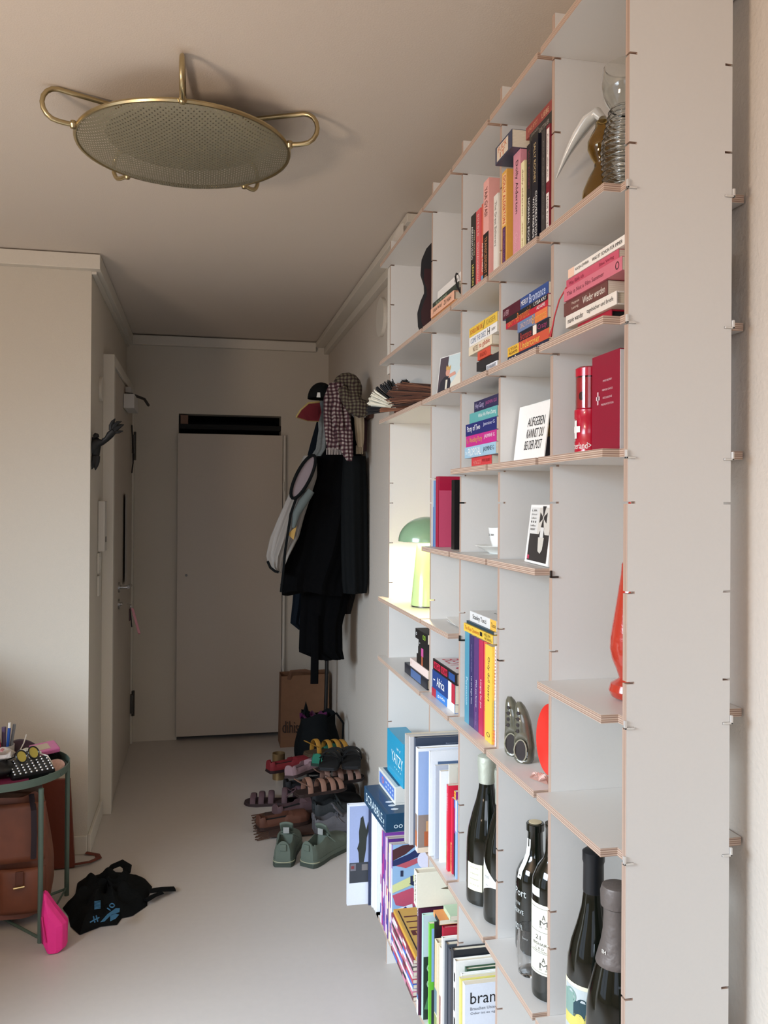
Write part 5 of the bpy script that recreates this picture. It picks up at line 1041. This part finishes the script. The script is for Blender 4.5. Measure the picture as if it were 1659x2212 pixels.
# ------------------------------------------------------------------ paper bag and stick
t = thing('paper_bag', 'brown paper shopping bag standing at the end of the hall', 'bag', (.60, 5.17, 0))
M_kraft = mat('#7d5940', .85, 0, .5, 30, name='kraft_paper', vary=.1)
b = MB(); x0, x1, y0, y1, h_ = -.14, .15, -.08, .08, .42
b.add([(x0, y0, 0), (x1, y0, 0), (x1, y1, 0), (x0, y1, 0), (x0+.005, y0+.01, h_), (x1, y0+.02, h_+.004), (x1, y1-.02, h_+.008), (x0+.005, y1-.01, h_), (x0-.004, 0, h_*.5), (x1+.002, 0, h_*.5)],
      [(0, 1, 5, 4), (2, 3, 7, 6), (0, 4, 8), (4, 7, 8), (7, 3, 8), (3, 0, 8), (1, 2, 9), (2, 6, 9), (6, 5, 9), (5, 1, 9), (3, 2, 1, 0)])
b.build('bag_body', M_kraft, t)
b = MB(); b.tube([(-.09, -.07, .40), (-.08, -.09, .45), (0, -.10, .455), (.05, -.09, .44), (.06, -.07, .40)], .012, 6, flat=.3); b.build('bag_handle', mat('#6a4a36', .8), t)
b = MB(); put_text(b, 'dihiste', (-.06, -.0855, .12), (1, 0, -.05), (0, 0.02, 1), .14, .07); b.build('lettering', ink('#2a1d16'), t)
t = thing('walking_stick', 'thin dark stick leaning beside the paper bag', 'stick', (.69, 4.86, 0))
b = MB(); b.tube([(0, 0, 0), (.01, .0, .45), (.012, .0, .74)], .011, 10); b.tube([(.012, 0, .74), (.0, 0, .775), (-.02, 0, .77)], .011, 10); b.build('stick_shaft', mat('#15110f', .5), t, True)
# ------------------------------------------------------------------ shoes
def shoe(label, loc, rz, col, sole, L=.27, Wd=.095, hh=.085, toe=.045, kind='sneaker', rx=0, ry=0, detail=False, group=None, inner='#17181a', name=None, rough=.7):
    """toe points along local +y"""
    r = thing(name or kind, label, {'sneaker': 'shoe', 'pump': 'shoe', 'sandal': 'sandal'}[kind], loc, rz, group, rx, ry)
    def w(v):   # half width along the sole
        pts = [(0, .55), (.06, .74), (.2, .78), (.4, .74), (.6, .88), (.75, 1.0), (.88, .86), (.96, .55), (1, .18)]
        for (a, p), (c, q) in zip(pts, pts[1:]):
            if v <= c: return Wd/2*(p+(q-p)*(v-a)/(c-a))
        return Wd/2*.18
    n = 26; ol = [(w(i/n)*1.04+.002, -L/2+L*i/n) for i in range(n+1)]; out = ol+[(-x, y) for x, y in reversed(ol)]
    st = .03 if kind == 'sneaker' else .014
    b = MB(); b.prism(out, 'z', 0, st*.45); b.build('sole', mat(sole, .7), r, bevel=.002)
    b = MB(); b.prism([(x*.97, y*.985) for x, y in out], 'z', st*.45+.0002, st); b.build('midsole', mat(col if kind == 'sneaker' else sole, .7), r, bevel=.003)
    M_ = mat(col, rough, 0, .5, 90)
    if kind in ('sneaker', 'pump'):
        def top(v):
            if kind == 'pump': return .052 if v < .12 else (.035 if v < .5 else toe)*(1 if v < .9 else 1-(v-.9)*5)
            if v < .32: return hh-.018*math.sin(A*v/.32)
            if v < .62: return hh+(toe+.008-hh)*((v-.32)/.3)
            return (toe+.008)*(1-.12*(v-.62)/.38)*math.sqrt(max(.05, 1-((v-.62)/.385)**4))
        o1 = .40 if kind == 'sneaker' else .62
        def fn(u, v):
            th = A*u; x = w(v)*math.cos(th); s = math.sin(th); z = st+(top(v)-st*.3)*(s**.62)
            if .05 < v < o1 and abs(u-.5) < .31:
                x = w(v)*math.cos(th)*.9; z = st+.012
                if abs(u-.5) > .25: z = st+top(v)*.8
            return (x, -L/2+L*(.01+.98*v), z)
        b = MB(); b.grid(fn, 31, 40); e0 = [fn(i/30, 0) for i in range(31)]; b.add(e0, [list(range(31))]); e1 = [fn(i/30, 1) for i in range(31)]; b.add(e1, [list(range(31))[::-1]])
        b.build('upper', M_, r, True)
        b = MB(); q = [(w(.06+.32*k/10)*.78, -L/2+L*(.06+(o1-.08)*k/10)) for k in range(11)]; b.prism(q+[(-x, y) for x, y in reversed(q)], 'z', st+.0125, st+.016); b.build('insole', mat(inner, .9), r)
    if kind == 'sneaker':
        b = MB(); b.grid(lambda u, v: ((u-.5)*.05*(1+.1*v), -L/2+L*(.52-.17*v), st+.040+(hh-.012)*v*.95+.006*math.sin(A*u)), 9, 8); b.build('tongue', M_, r, True, thick=.006)
        b = MB()
        for k in range(6):
            y = -L/2+L*(.43+.035*k); z = st+hh*.82-.0105*k
            b.tube([(-.024, y, z-.004), (0, y+.004, z+.004), (.024, y, z-.004)], .0026, 6)
        b.tube([(.0, -L/2+L*.44, st+hh*.8), (.03, -L/2+L*.42, st+hh*.7), (.05, -L/2+L*.47, st+hh*.45)], .002, 6); b.build('laces', mat(col, .8), r, True)
        b = MB(); b.box(-.014, .014, -L/2-.004, -L/2+.006, st+.035, st+.06); b.build('heel_tab', M_, r, bevel=.003)
    if kind == 'sandal':
        for k, (v, hz) in enumerate(((.22, .06), (.48, .046), (.66, .042), (.82, .034))):
            b = MB(); ww = w(v)+.002; y = -L/2+L*v
            b.tube([(ww*math.cos(A*q/10), y, st+hz*math.sin(A*q/10)) for q in range(11)], .0028, 8, flat=4.6); b.build('strap', M_, r, True)
        b = MB(); b.tube([(-w(.12), -L/2+L*.2, st+.03), (-.02, -L/2+.004, st+.055), (.02, -L/2+.004, st+.055), (w(.12), -L/2+L*.2, st+.03)], .007, 6, flat=.4); b.build('heel_strap', M_, r, True)
    return r
def fl(px, py): p = PT_Z(px, py, 0); return (p.x, p.y)
g_ = 'pair of green-grey running shoes'
for lb, (hx_, hy_), rz in (('left', fl(611, 1874), -.22), ('right', fl(662, 1874), -.72)):
    s_, c_2 = math.sin(rz), math.cos(rz); L = .285
    r = shoe('grey-green running shoe with pale heel line, %s one at the front of the heap' % lb, (hx_-s_*L/2*1.0, hy_+c_2*L/2, 0.0003), rz, '#5b655a', '#3c443c', L=L, Wd=.105, hh=.082, group=g_, name='running_shoe')
    b = MB(); b.grid(lambda u, v: (.0445*math.cos(A+A*u)*1.0, -L/2+.028+.034*math.sin(A+A*u), .019+.0035*v), 16, 2); b.build('heel_line', mat('#a8a78a', .4), r, True, thick=.001)
    b = MB(); b.box(-.012, .012, -L/2+L*.355-.004, -L/2+L*.355-.002, .098, .122); b.build('tongue_label', mat('#9c9c98', .6), r)
# the heap behind
H = [ # label, kind, px, py(base), z, rz, colour, sole, kwargs
 ('red ballet flat lying on the left of the shoe heap', 'pump', 628, 1668, 0.075, -1.2, '#7c1f26', '#2a1618', dict(name='ballet_flat')),
 ('pale pink pointed pump leaning in the middle of the shoe heap', 'pump', 662, 1676, 0.1, -0.8, '#a08084', '#4a3a3a', dict(name='pump', ry=-.15)),
 ('bright green flat shoe with a mustard lining in the heap', 'pump', 708, 1648, .17, -0.5, '#1f7158', '#20382c', dict(name='flat_shoe', inner='#b0802c')),
 ('mustard strap sandal at the top of the heap', 'sandal', 712, 1632, 0.2, -1.2, '#a8782a', '#4a3a28', {}),
 ('black chunky sandal with wide straps, left one on top of the heap', 'sandal', 722, 1656, 0.225, -0.35, '#16181a', '#1c1c1e', dict(Wd=.11)),
 ('black chunky sandal standing against the wall, right one on top of the heap', 'sandal', 784, 1652, 0.225, -0.15, '#131416', '#1a1a1c', dict(Wd=.105)),
 ('bronze leather sandal with shiny straps in the front of the heap', 'sandal', 698, 1720, .148, -1.25, '#8a6656', '#2c1c18', dict(rough=.3)),
 ('second bronze strap sandal below the black ones', 'sandal', 778, 1694, .148, -1.35, '#86665a', '#221816', dict(rough=.3)),
 ('mauve suede sandal lying left of the heap', 'sandal', 586, 1745, .0, 1.4, '#5a4348', '#3a2c2e', dict(Wd=.1)),
 ('mauve ankle strap sandal behind the wedge shoe', 'sandal', 676, 1736, .0, -1.3, '#54404a', '#33262a', {}),
 ('dusty mauve wedge shoe tipped forward in front of the heap', 'pump', 645, 1764, 0.0, -1.1, '#5f474a', '#3a2a2a', dict(name='wedge_shoe')),
 ('dark grey trainer under the bronze sandal', 'sneaker', 738, 1782, 0.0, -1.45, '#2f3233', '#222426', {}),
 ('black leather shoe at the bottom right of the heap', 'sneaker', 768, 1754, .0, -1.5, '#17181a', '#101012', {}),
 ('light grey flat trainer at the foot of the heap near the shelf', 'sneaker', 740, 1806, 0.0, -1.45, '#5c5a5e', '#3d3b3f', dict(hh=.06)),
 ('black ankle shoe at the far side of the heap', 'sneaker', 762, 1726, .0, -1.45, '#121214', '#0c0c0e', dict(hh=.1)),
 ('black flat shoe left under the heap', 'pump', 668, 1712, 0.0, -1.4, '#17161a', '#0e0e10', dict(name='flat_shoe')),
 ('brown fringed slipper at the front left of the heap', 'pump', 616, 1792, 0.012, -1.3, '#5a3526', '#34201a', dict(name='slipper')),
]
for lb, kind, px, py, z, rz, col, sole, kw in H:
    p = PT_Z(px, py, z)
    shoe(lb, (min(p.x, XW-.068-.075*abs(math.sin(rz))), p.y+.06, z+.0004), rz, col, sole, kind=kind, L=kw.pop('L', .25), **kw)
# backpack and bag on the far side of the heap, tin can, fringe
t = thing('black_bag', 'slouching black bag with glittering purple lining behind the shoe heap', 'bag', (.615, 4.62, 0))
def bag_fn(u, v):
    t_ = 2*A*u; q = .75+.25*math.sin(A*min(1, v*1.3)); return ((.118*q+.012*math.sin(5*t_+2*v))*math.cos(t_), (.10*q)*math.sin(t_), .31*v+.015*math.sin(3*t_)*v)
b = MB(); b.grid(bag_fn, 40, 16, wrap_u=True); b.add([bag_fn(i/40, 0) for i in range(40)], [list(range(40))]); b.build('bag_body', M_black2, t, True)
b = MB(); b.grid(lambda u, v: ((-.02+.075*math.cos(2*A*u)*v), .06*math.sin(2*A*u)*v, .292+.014*math.sin(9*u*6.28)*v+.01*math.cos(7*v)), 36, 6, wrap_u=True); b.build('purple_lining', mat('#5e2450', .3, .3, .8, 60), t, True)
b = MB(); b.tube([(.05, -.05, .29), (.09, -.1, .33), (.125, -.12, .28), (.12, -.13, .2)], .011, 6, flat=.4); b.build('bag_strap', M_black2, t, True)
b = MB(); b.tube([(-.07, 0, .29), (-.065, -.03, .37), (-.05, 0, .29)], .014, 8); b.build('bag_handle', M_black2, t, True)
p = PT_Z(643, 1632, .0); t = thing('tin_can', 'small gold coloured tin tumbler beside the black bag', 'can', (.40, 4.52, 0))
b = MB(); b.lathe([(.0005, 0), (.032, 0), (.033, .13), (.0335, .135), (.031, .135), (.031, .01), (.0005, .008)], seg=32); b.build('can_body', mat('#a3875f', .35, .8), t, True)
t = thing('fringe_scarf', 'brown fringed cloth lying under the shoes at the left of the heap', 'cloth', (*fl(640, 1800), 0))
b = MB(); b.grid(lambda u, v: (-.12+.26*u, -.05+.3*v, .004+.006*math.sin(11*u)*math.sin(9*v)+.006), 18, 18); b.build('cloth_sheet', mat('#3f2a22', .9), t, True, thick=.003)
b = MB()
for k in range(26): b.tube([(-.12, -.05+.3*k/25, .008), (-.15, -.055+.3*k/25, .006), (-.175-.01*math.sin(k*2.3), -.06+.3*k/25, .004)], .0022, 4)
b.build('fringe', mat('#4d3426', .9), t)['kind'] = 'stuff'
# ------------------------------------------------------------------ side table
TC = Vector((-.672, 3.165, 0)); t = thing('side_table', 'round green-grey metal tray table on four thin legs at the left edge', 'side table', TC)
M_tab = mat('#55665b', .45, .1, name='table_green')
b = MB(); b.lathe([(.0005, .505), (.205, .505), (.2195, .509), (.2215, .535), (.2195, .5352), (.2165, .512), (.2045, .5085), (.0005, .5085)], seg=64); b.build('tray', M_tab, t, True)
legs = [(.160, -.179), (.193, .160), (-.16, .179), (-.193, -.16)]
for x, y in legs:
    b = MB(); b.tube([(x, y, .0), (x, y, .504)], .0085, 12); b.build('leg', M_tab, t, True)
b = MB(); b.tube([(legs[0][0], legs[0][1], .014), (legs[2][0], legs[2][1], .014)], .005, 8); b.build('cross_bar', M_tab, t, True)
b = MB(); b.tube([(legs[1][0], legs[1][1], .025), (legs[3][0], legs[3][1], .025)], .005, 8); b.build('cross_bar', M_tab, t, True)
b = MB(); R2 = .2; b.tube([(legs[1][0], legs[1][1], .03), (legs[0][0], legs[0][1], .03)], .0035, 8); b.build('side_bar', M_tab, t, True)
TZ = .5090
def onT(px, py, z=TZ): p = PT_Z(px, py, z); return (p.x, p.y, z)
# things on the tray
t = thing('magenta_folder', 'flat magenta pouch lying along the front of the tray under the clutter', 'pouch', (-.655, 3.03, TZ))
b = MB(); b.prism([(-.09, -.055), (.10, -.035), (.09, .045), (-.11, .05)], 'z', .0003, .014); b.build('pouch_body', mat('#6e1f40', .6), t, bevel=.004)
t = thing('studded_clutch', 'black clutch covered with rows of silver studs on the tray', 'clutch', (-.563, 3.10, TZ+.016)); t.rotation_euler = (.26, 0, .45)
b = MB(); b.box(-.075, .065, -.05, .055, 0, .028); b.build('clutch_body', mat('#0e0e10', .35), t, bevel=.008)
b = MB()
for i in range(8):
    for j in range(6):
        cx, cy = -.066+.0175*i, -.042+.0175*j
        b.lathe([(.0005, .0335), (.003, .032), (.0045, .0285)], (cx, cy, 0), 8)
for i in range(8): b.lathe([(.0005, .0), (.003, .0015), (.0045, .005)], (0, 0, 0), 8) if False else None
sd = b.build('silver_studs', M_steel, t, True); sd['kind'] = 'stuff'
t = thing('pink_case', 'shiny pink plastic case tilted on top of the clutter', 'case', (-.545, 3.235, TZ+.05), .45); t.rotation_euler = (.25, -.05, .5)
b = MB(); b.box(-.045, .045, -.032, .032, 0, .018); b.build('case_body', mat('#b8608c', .3, coat=.4), t, bevel=.004)
b = MB(); b.box(-.03, .015, -.02, .018, .0182, .0188); b.build('case_label', mat('#b3a08a', .5), t)
t = thing('powder_compact', 'round pale pink compact with a mottled lid near the tray rim', 'compact', (-.497, 3.185, TZ+.004)); t.rotation_euler = (.5, .1, 0)
b = MB(); b.lathe([(.0005, 0), (.030, 0), (.032, .004), (.032, .010), (.0005, .011)], seg=32); b.build('compact_body', mat('#1b1a1b', .3), t, True)
b = MB(); b.lathe([(.0005, .0125), (.028, .0115), (.0285, .0108)], seg=32); b.build('compact_lid', mat('#c9a79e', .5, 0, .5, 120, vary=.25), t, True)
t = thing('black_pouch', 'crumpled black strap bag heaped at the right rim of the tray', 'bag', (-.54, 3.262, TZ+.0005))
b = MB(); b.grid(lambda u, v: (.05*math.cos(2*A*u)*math.sin(A/2*v)+.0*v, .045*math.sin(2*A*u)*math.sin(A/2*v), .045*math.cos(A/2*v)*(1+.25*math.sin(5*6.28*u))), 30, 8, wrap_u=True); b.build('pouch_body', M_black2, t, True)
t = thing('lipstick_tube', 'small silver-grey tube lying at the right rim of the tray', 'tube', (-.487, 3.085, TZ+.0105)); t.rotation_euler = (0, math.radians(90), .4)
b = MB(); b.lathe([(.0005, -.02), (.0095, -.02), (.01, -.018), (.01, .02), (.0005, .02)], seg=20); b.build('tube_body', mat('#4d5852', .35, .4), t, True)
t = thing('black_toilet_bag', 'bulky black bag at the left of the tray', 'bag', (-.700, 3.07, TZ+.0145))
def bb_fn(u, v): a_ = 2*A*u; q = math.sin(A*(.12+.76*v))**.5; return (.085*q*math.copysign(abs(math.cos(a_))**.6, math.cos(a_)), .05*q*math.copysign(abs(math.sin(a_))**.6, math.sin(a_)), .055*v)
b = MB(); b.grid(bb_fn, 36, 10, wrap_u=True); b.add([bb_fn(i/36, 1) for i in range(36)], [list(range(36))]); b.add([bb_fn(i/36, 0) for i in range(36)], [list(range(36))[::-1]]); b.build('bag_body', mat('#101012', .45), t, True)
t = thing('tissue_pack', 'crumpled white and pink tissue pack on the black bag', 'tissue', (-.678, 3.10, TZ+.0705))
b = MB(); b.grid(lambda u, v: (-.055+.11*u, -.03+.06*v, .012+.012*math.sin(7*u)*math.sin(5*v)), 12, 8); b.build('tissue_sheet', mat('#c9c3bf', .8), t, thick=.012)
b = MB(); b.grid(lambda u, v: (-.02+.05*u, -.036+.03*v, .028+.006*math.sin(9*u)), 8, 4); b.build('pink_corner', mat('#c98d92', .8), t, thick=.003)
t = thing('crumpled_tissue', 'loose crumpled white tissue behind the sunglasses', 'tissue', (-.60, 3.215, TZ+.0005))
b = MB(); b.grid(lambda u, v: (.05*math.cos(2*A*u)*math.sin(A/2*v), .04*math.sin(2*A*u)*math.sin(A/2*v), (.05+.02*math.sin(4*6.28*u))*math.cos(A/2*v)), 28, 8, wrap_u=True); b.build('tissue_sheet', mat('#cfc9b8', .8, 0, .6, 40), t)
t = thing('sunglasses', 'round black sunglasses with yellow lenses resting on the clutch', 'glasses', (-.592, 3.085, TZ+.076)); t.rotation_euler = (math.radians(62), 0, .95)
for sx in (0, .052):
    b = MB(); b.tube([(sx+.021*math.cos(a), .021*math.sin(a), 0) for a in [2*A*k/24 for k in range(25)]], .003, 6, cap=False); b.build('lens_rim', mat('#121212', .3), t, True)
    b = MB(); b.lathe([(.0005, .0), (.0195, .0), (.0195, .001), (.0005, .001)], (sx, 0, -.0005), 24); b.build('lens', mat('#b3a23d', .2, coat=.5), t, True)
b = MB(); b.tube([(.0205, .006, 0), (.026, .011, .001), (.0315, .006, 0)], .002, 6); b.tube([(-.022, .006, 0), (-.024, .012, -.06), (-.02, .01, -.11)], .0022, 6); b.tube([(.074, .006, 0), (.076, .012, -.06), (.07, .01, -.11)], .0022, 6); b.build('glasses_frame', mat('#121212', .3), t, True)
t = thing('eyewear_case', 'dark purple domed case behind the pens', 'case', (-.635, 3.275, TZ+.0005))
b = MB(); b.grid(lambda u, v: (.08*math.cos(2*A*u)*math.sin(A/2*v), .04*math.sin(2*A*u)*math.sin(A/2*v), .085*math.cos(A/2*v)), 30, 10, wrap_u=True); b.build('case_body', mat('#3a2436', .4), t, True)
t = thing('pen_cup', 'low grey cup holding pens at the back of the tray', 'cup', (-.672, 3.19, TZ+.0005))
b = MB(); b.lathe([(.0005, 0), (.034, 0), (.036, .09), (.034, .09), (.032, .004), (.0005, .004)], seg=28); b.build('cup_body', mat('#b9b4b0', .4), t, True)
for i, (nm_, lb, cc, dx, dy, tx, ty, hh_) in enumerate((('pen', 'blue pen with a white cap, tallest in the cup', '#244f9c', .018, -.012, .012, -.004, .145), ('pen', 'grey pen next to the blue one in the cup', '#77797c', .024, .004, .02, .006, .135), ('marker', 'pinkish red marker in the pen cup', '#b3304f', -.012, -.012, -.01, -.006, .118), ('marker', 'purple marker in the pen cup', '#5a4a66', .0, .012, -.002, .01, .125), ('marker', 'thick yellow marker in the pen cup', '#cf9f35', -.022, .006, -.022, .004, .13))):
    t = thing(nm_, lb, 'pen', (-.672+dx*.5, 3.19+dy*.5, TZ+.006))
    b = MB(); b.tube([(0, 0, 0), (tx, ty, hh_)], .0052 if i < 2 else .0075, 10); b.build('barrel', mat(cc, .4), t, True)
    b = MB(); b.tube([(tx*1.01, ty*1.01, hh_+.0005), (tx*1.1, ty*1.1, hh_+.018)], .0052 if i < 2 else .0076, 10); b.build('pen_cap', mat('#d5d2cc' if i == 0 else cc, .4), t, True)
t = thing('white_cable', 'thin white cable curling over the tray clutter', 'cable', (-.58, 3.16, TZ))
b = MB(); b.tube([(-.03, .10, .105), (-.035, .08, .08), (-.04, .05, .066), (.0, .02, .062), (.03, .0, .064), (.06, -.01, .056), (.075, -.02, .035), (.08, -.03, .02)], .0024, 6); b.build('cable_cord', mat('#d6d2ca', .5), t, True)
b = MB(); b.tube([(.005, .018, .064), (.035, -.003, .066)], .006, 8); b.build('cable_plug', mat('#dedad2', .4), t, True)
# ------------------------------------------------------------------ bags on the floor
M_lea = mat('#75432f', .5, 0, 1.0, 14, name='brown_leather', vary=.3); M_lea2 = mat('#6b2f1e', .55, 0, .3, 60, name='rust_leather')
t = thing('leather_backpack', 'worn brown leather backpack with pockets and buckles under the table', 'backpack', (-.672, 3.185, 0.0385)); t.rotation_euler = (0, 0, .04)
def bp(u, v):
    a_ = 2*A*u; pw = .45; c, s = math.cos(a_), math.sin(a_); wx = .165*(1-.28*max(0, v-.35)**1.4*1.5)*(.93+.07*min(1, v*6)); wy = .10*(1-.45*v)
    return (wx*math.copysign(abs(c)**pw, c), wy*math.copysign(abs(s)**pw, s)+.01*math.sin(4*a_+5*v), .40*v+.006*math.sin(6*a_))
b = MB(); b.grid(bp, 48, 18, wrap_u=True); b.add([bp(i/48, 1) for i in range(48)], [list(range(48))]); b.add([bp(i/48, 0) for i in range(48)], [list(range(48))[::-1]]); b.build('bag_body', M_lea, t, True)
for x0 in (-.152, .004):
    def pk(u, v, x0=x0): return (x0+.15*u, -.096-.028*math.sin(A*u)**.4*math.sin(A*min(.97, .08+.9*v))**.4, .02+.15*v)
    b = MB(); b.grid(pk, 14, 12); p_ = b.build('front_pocket', M_lea, t, True, thick=.004)
    b = MB(); b.box(x0+.06, x0+.085, -.135, -.128, .12, .17); b.build('pocket_strap', mat('#5a3123', .5), t, bevel=.002)
    b = MB(); b.tube([(x0+.055, -.139, .118), (x0+.09, -.139, .122)], .004, 8); b.build('buckle', mat('#b59a6a', .3, .9), t, True)
def fp(u, v): return (-.15+.30*u, -.088+.02*v-.018*math.sin(A*u)**.5*(1-v*.5), .19+.19*v)
b = MB(); b.grid(fp, 16, 10); b.build('flap', M_lea, t, True, thick=.006)
b = MB(); b.lathe([(.0005, .003), (.012, .003), (.014, 0)], seg=16); o = b.build('round_stud', mat('#8a744c', .35, .9), t, True); o.location = (-.035, -.108, .225); o.rotation_euler = (math.radians(90), 0, 0)
b = MB(); b.tube([(.10, -.05, .40), (.115, -.10, .36), (.118, -.11, .28), (.116, -.108, .20)], .009, 6, flat=.3); b.build('shoulder_strap', mat('#2b2028', .7), t, True)
t = thing('leather_tote', 'flat rust brown leather tote leaning against the wall corner', 'tote bag', (-.635, 3.585, 0)); t.rotation_euler = (-.12, 0, .03)
b = MB(); b.prism([(-.15, 0.002), (.15, 0.002), (.125, .34), (-.135, .345)], 'y', -.03, .0); b.build('tote_body', M_lea2, t, bevel=.004)
b = MB(); b.tube([(.145, -.02, .01), (.165, -.02, .012), (.205, -.0, .010), (.235, .045, .010), (.225, .09, .012), (.18, .10, .02)], .013, 6, flat=.28); b.build('strap', M_lea2, t, True)
# black cloth bag lying on the floor
out = [(135, 1963), (147, 1948), (162, 1935), (167, 1909), (182, 1898), (215, 1895), (240, 1886), (276, 1888), (299, 1899), (314, 1900), (329, 1917), (319, 1942), (318, 1958), (286, 1980), (263, 1985), (253, 1999), (218, 2003), (172, 2021), (152, 2003), (147, 1980)]
P = [PT_Z(x, y, 0.0) for x, y in out]; c0 = sum(P, Vector())/len(P)
t = thing('cloth_tote', 'black cloth tote bag with blue print lying crumpled on the floor', 'bag', (c0.x, c0.y, 0))
n = len(P)
def outl(u): k = u*n; i = int(k) % n; f = k-int(k); return P[i].lerp(P[(i+1) % n], f)-c0
def cb(u, v):
    e = outl(u % 1.0); h_ = .055*(1-v**3)*(1+.25*math.sin(7*u*6.28+3*v)+.2*math.sin(13*v+4*u)); return (e.x*v, e.y*v, max(.0015, h_+.002))
b = MB(); b.grid(cb, 80, 14, wrap_u=True); b.build('bag_body', M_black2, t, True)
def fz(px, py, z=.05): p = PT_Z(px, py, z)-c0; return (p.x, p.y, z)
b = MB(); b.tube([fz(322, 1925, .02), fz(350, 1921, .02), fz(377, 1920, .012), ], [.02, .022, .022], 6, flat=.25); b.tube([fz(316, 1945, .02), fz(332, 1935, .02), fz(350, 1928, .02)], .014, 6, flat=.3); b.build('handle', M_black2, t, True)
b = MB(); b.tube([fz(228, 1888, .02), fz(243, 1872, .04), fz(262, 1864, .045), (fz(275, 1872, .04)), fz(274, 1886, .03)], [.016, .018, .02, .018, .014], 6, flat=.4); b.build('handle', M_black2, t, True)
b = MB()
for k in range(7): a_, c_3 = fz(204, 1948+2.6*k, .062), fz(217, 1946+2.6*k, .062); b.tube([a_, c_3], .0011, 4)
b.tube([fz(232, 1962, .064), fz(238, 1966, .064)], .002, 4); b.tube([fz(242+5*math.cos(q), 1956+4*math.sin(q), .064) for q in [2*A*k/12 for k in range(13)]], .0018, 4)
for pts in (((217, 1992), (232, 1975), (250, 1962), (259, 1962), (258, 1970), (240, 1976), (226, 1990)), ((238, 1978), (250, 1974), (257, 1976), (250, 1984), (238, 1990)), ):
    b.add([fz(x, y, .066) for x, y in pts], [list(range(len(pts)))])
b.tube([fz(195, 1992, .06), fz(214, 1982, .06)], .002, 4); b.tube([fz(202, 1980, .06), fz(205, 1992, .06)], .0018, 4); b.tube([fz(208, 1978, .06), fz(211, 1990, .06)], .0018, 4)
b.build('blue_print', mat('#3a6f92', .7), t, thick=.001)
# hot pink pouch
o0 = Vector((-.455, 2.93, 0)); t = thing('pink_pouch', 'hot pink zip pouch standing by the front table leg', 'pouch', o0)
pl = [(95, 1925), (101, 1928), (120, 1955), (146, 1988), (145, 2040), (135, 2054), (103, 2060), (93, 2035), (90, 1985)]
Q = []
for x, y in pl:
    p = PT_Y(x, y, 2.93)-o0; Q.append((p.x, max(.002, p.z)))
cx = sum(q[0] for q in Q)/len(Q); cz = sum(q[1] for q in Q)/len(Q); vs = []; fs = []; n = len(Q)
for d, s in ((-.034, .35), (-.028, .75), (-.010, .97), (.012, 1.0), (.03, .8), (.036, .4)):
    for q in Q:
        zz_ = cz+(q[1]-cz)*s if q[1] > .04 else q[1]; vs.append((cx+(q[0]-cx)*s, d-.0*s, zz_))
for r_ in range(5):
    for k in range(n): fs.append((r_*n+k, r_*n+(k+1) % n, (r_+1)*n+(k+1) % n, (r_+1)*n+k))
fs += [list(range(n))[::-1], [5*n+k for k in range(n)]]
M_pink = mat('#ea2d88', .5, 0, .3, 80, name='hot_pink_cloth'); b = MB(); b.add(vs, fs); b.build('pouch_body', M_pink, t, bevel=.003)
b = MB(); b.tube([(q[0], d_, q[1]) for q, d_ in zip([Q[0], Q[8], Q[7]], (-.002, -.01, -.012))], .0022, 6); b.build('zip', mat('#7c1d4a', .5), t, True)
b = MB(); b.tube([(Q[8][0]+.006, -.03, Q[8][1]+.02), (Q[8][0]+.009, -.036, Q[8][1]-.0), (Q[8][0]+.02, -.036, Q[8][1]-.06)], .0025, 6); b.build('fold_seam', mat('#c92272', .5), t, True)
# cleaned-up marks: tiny speck on the floor is left as part of the floor coating
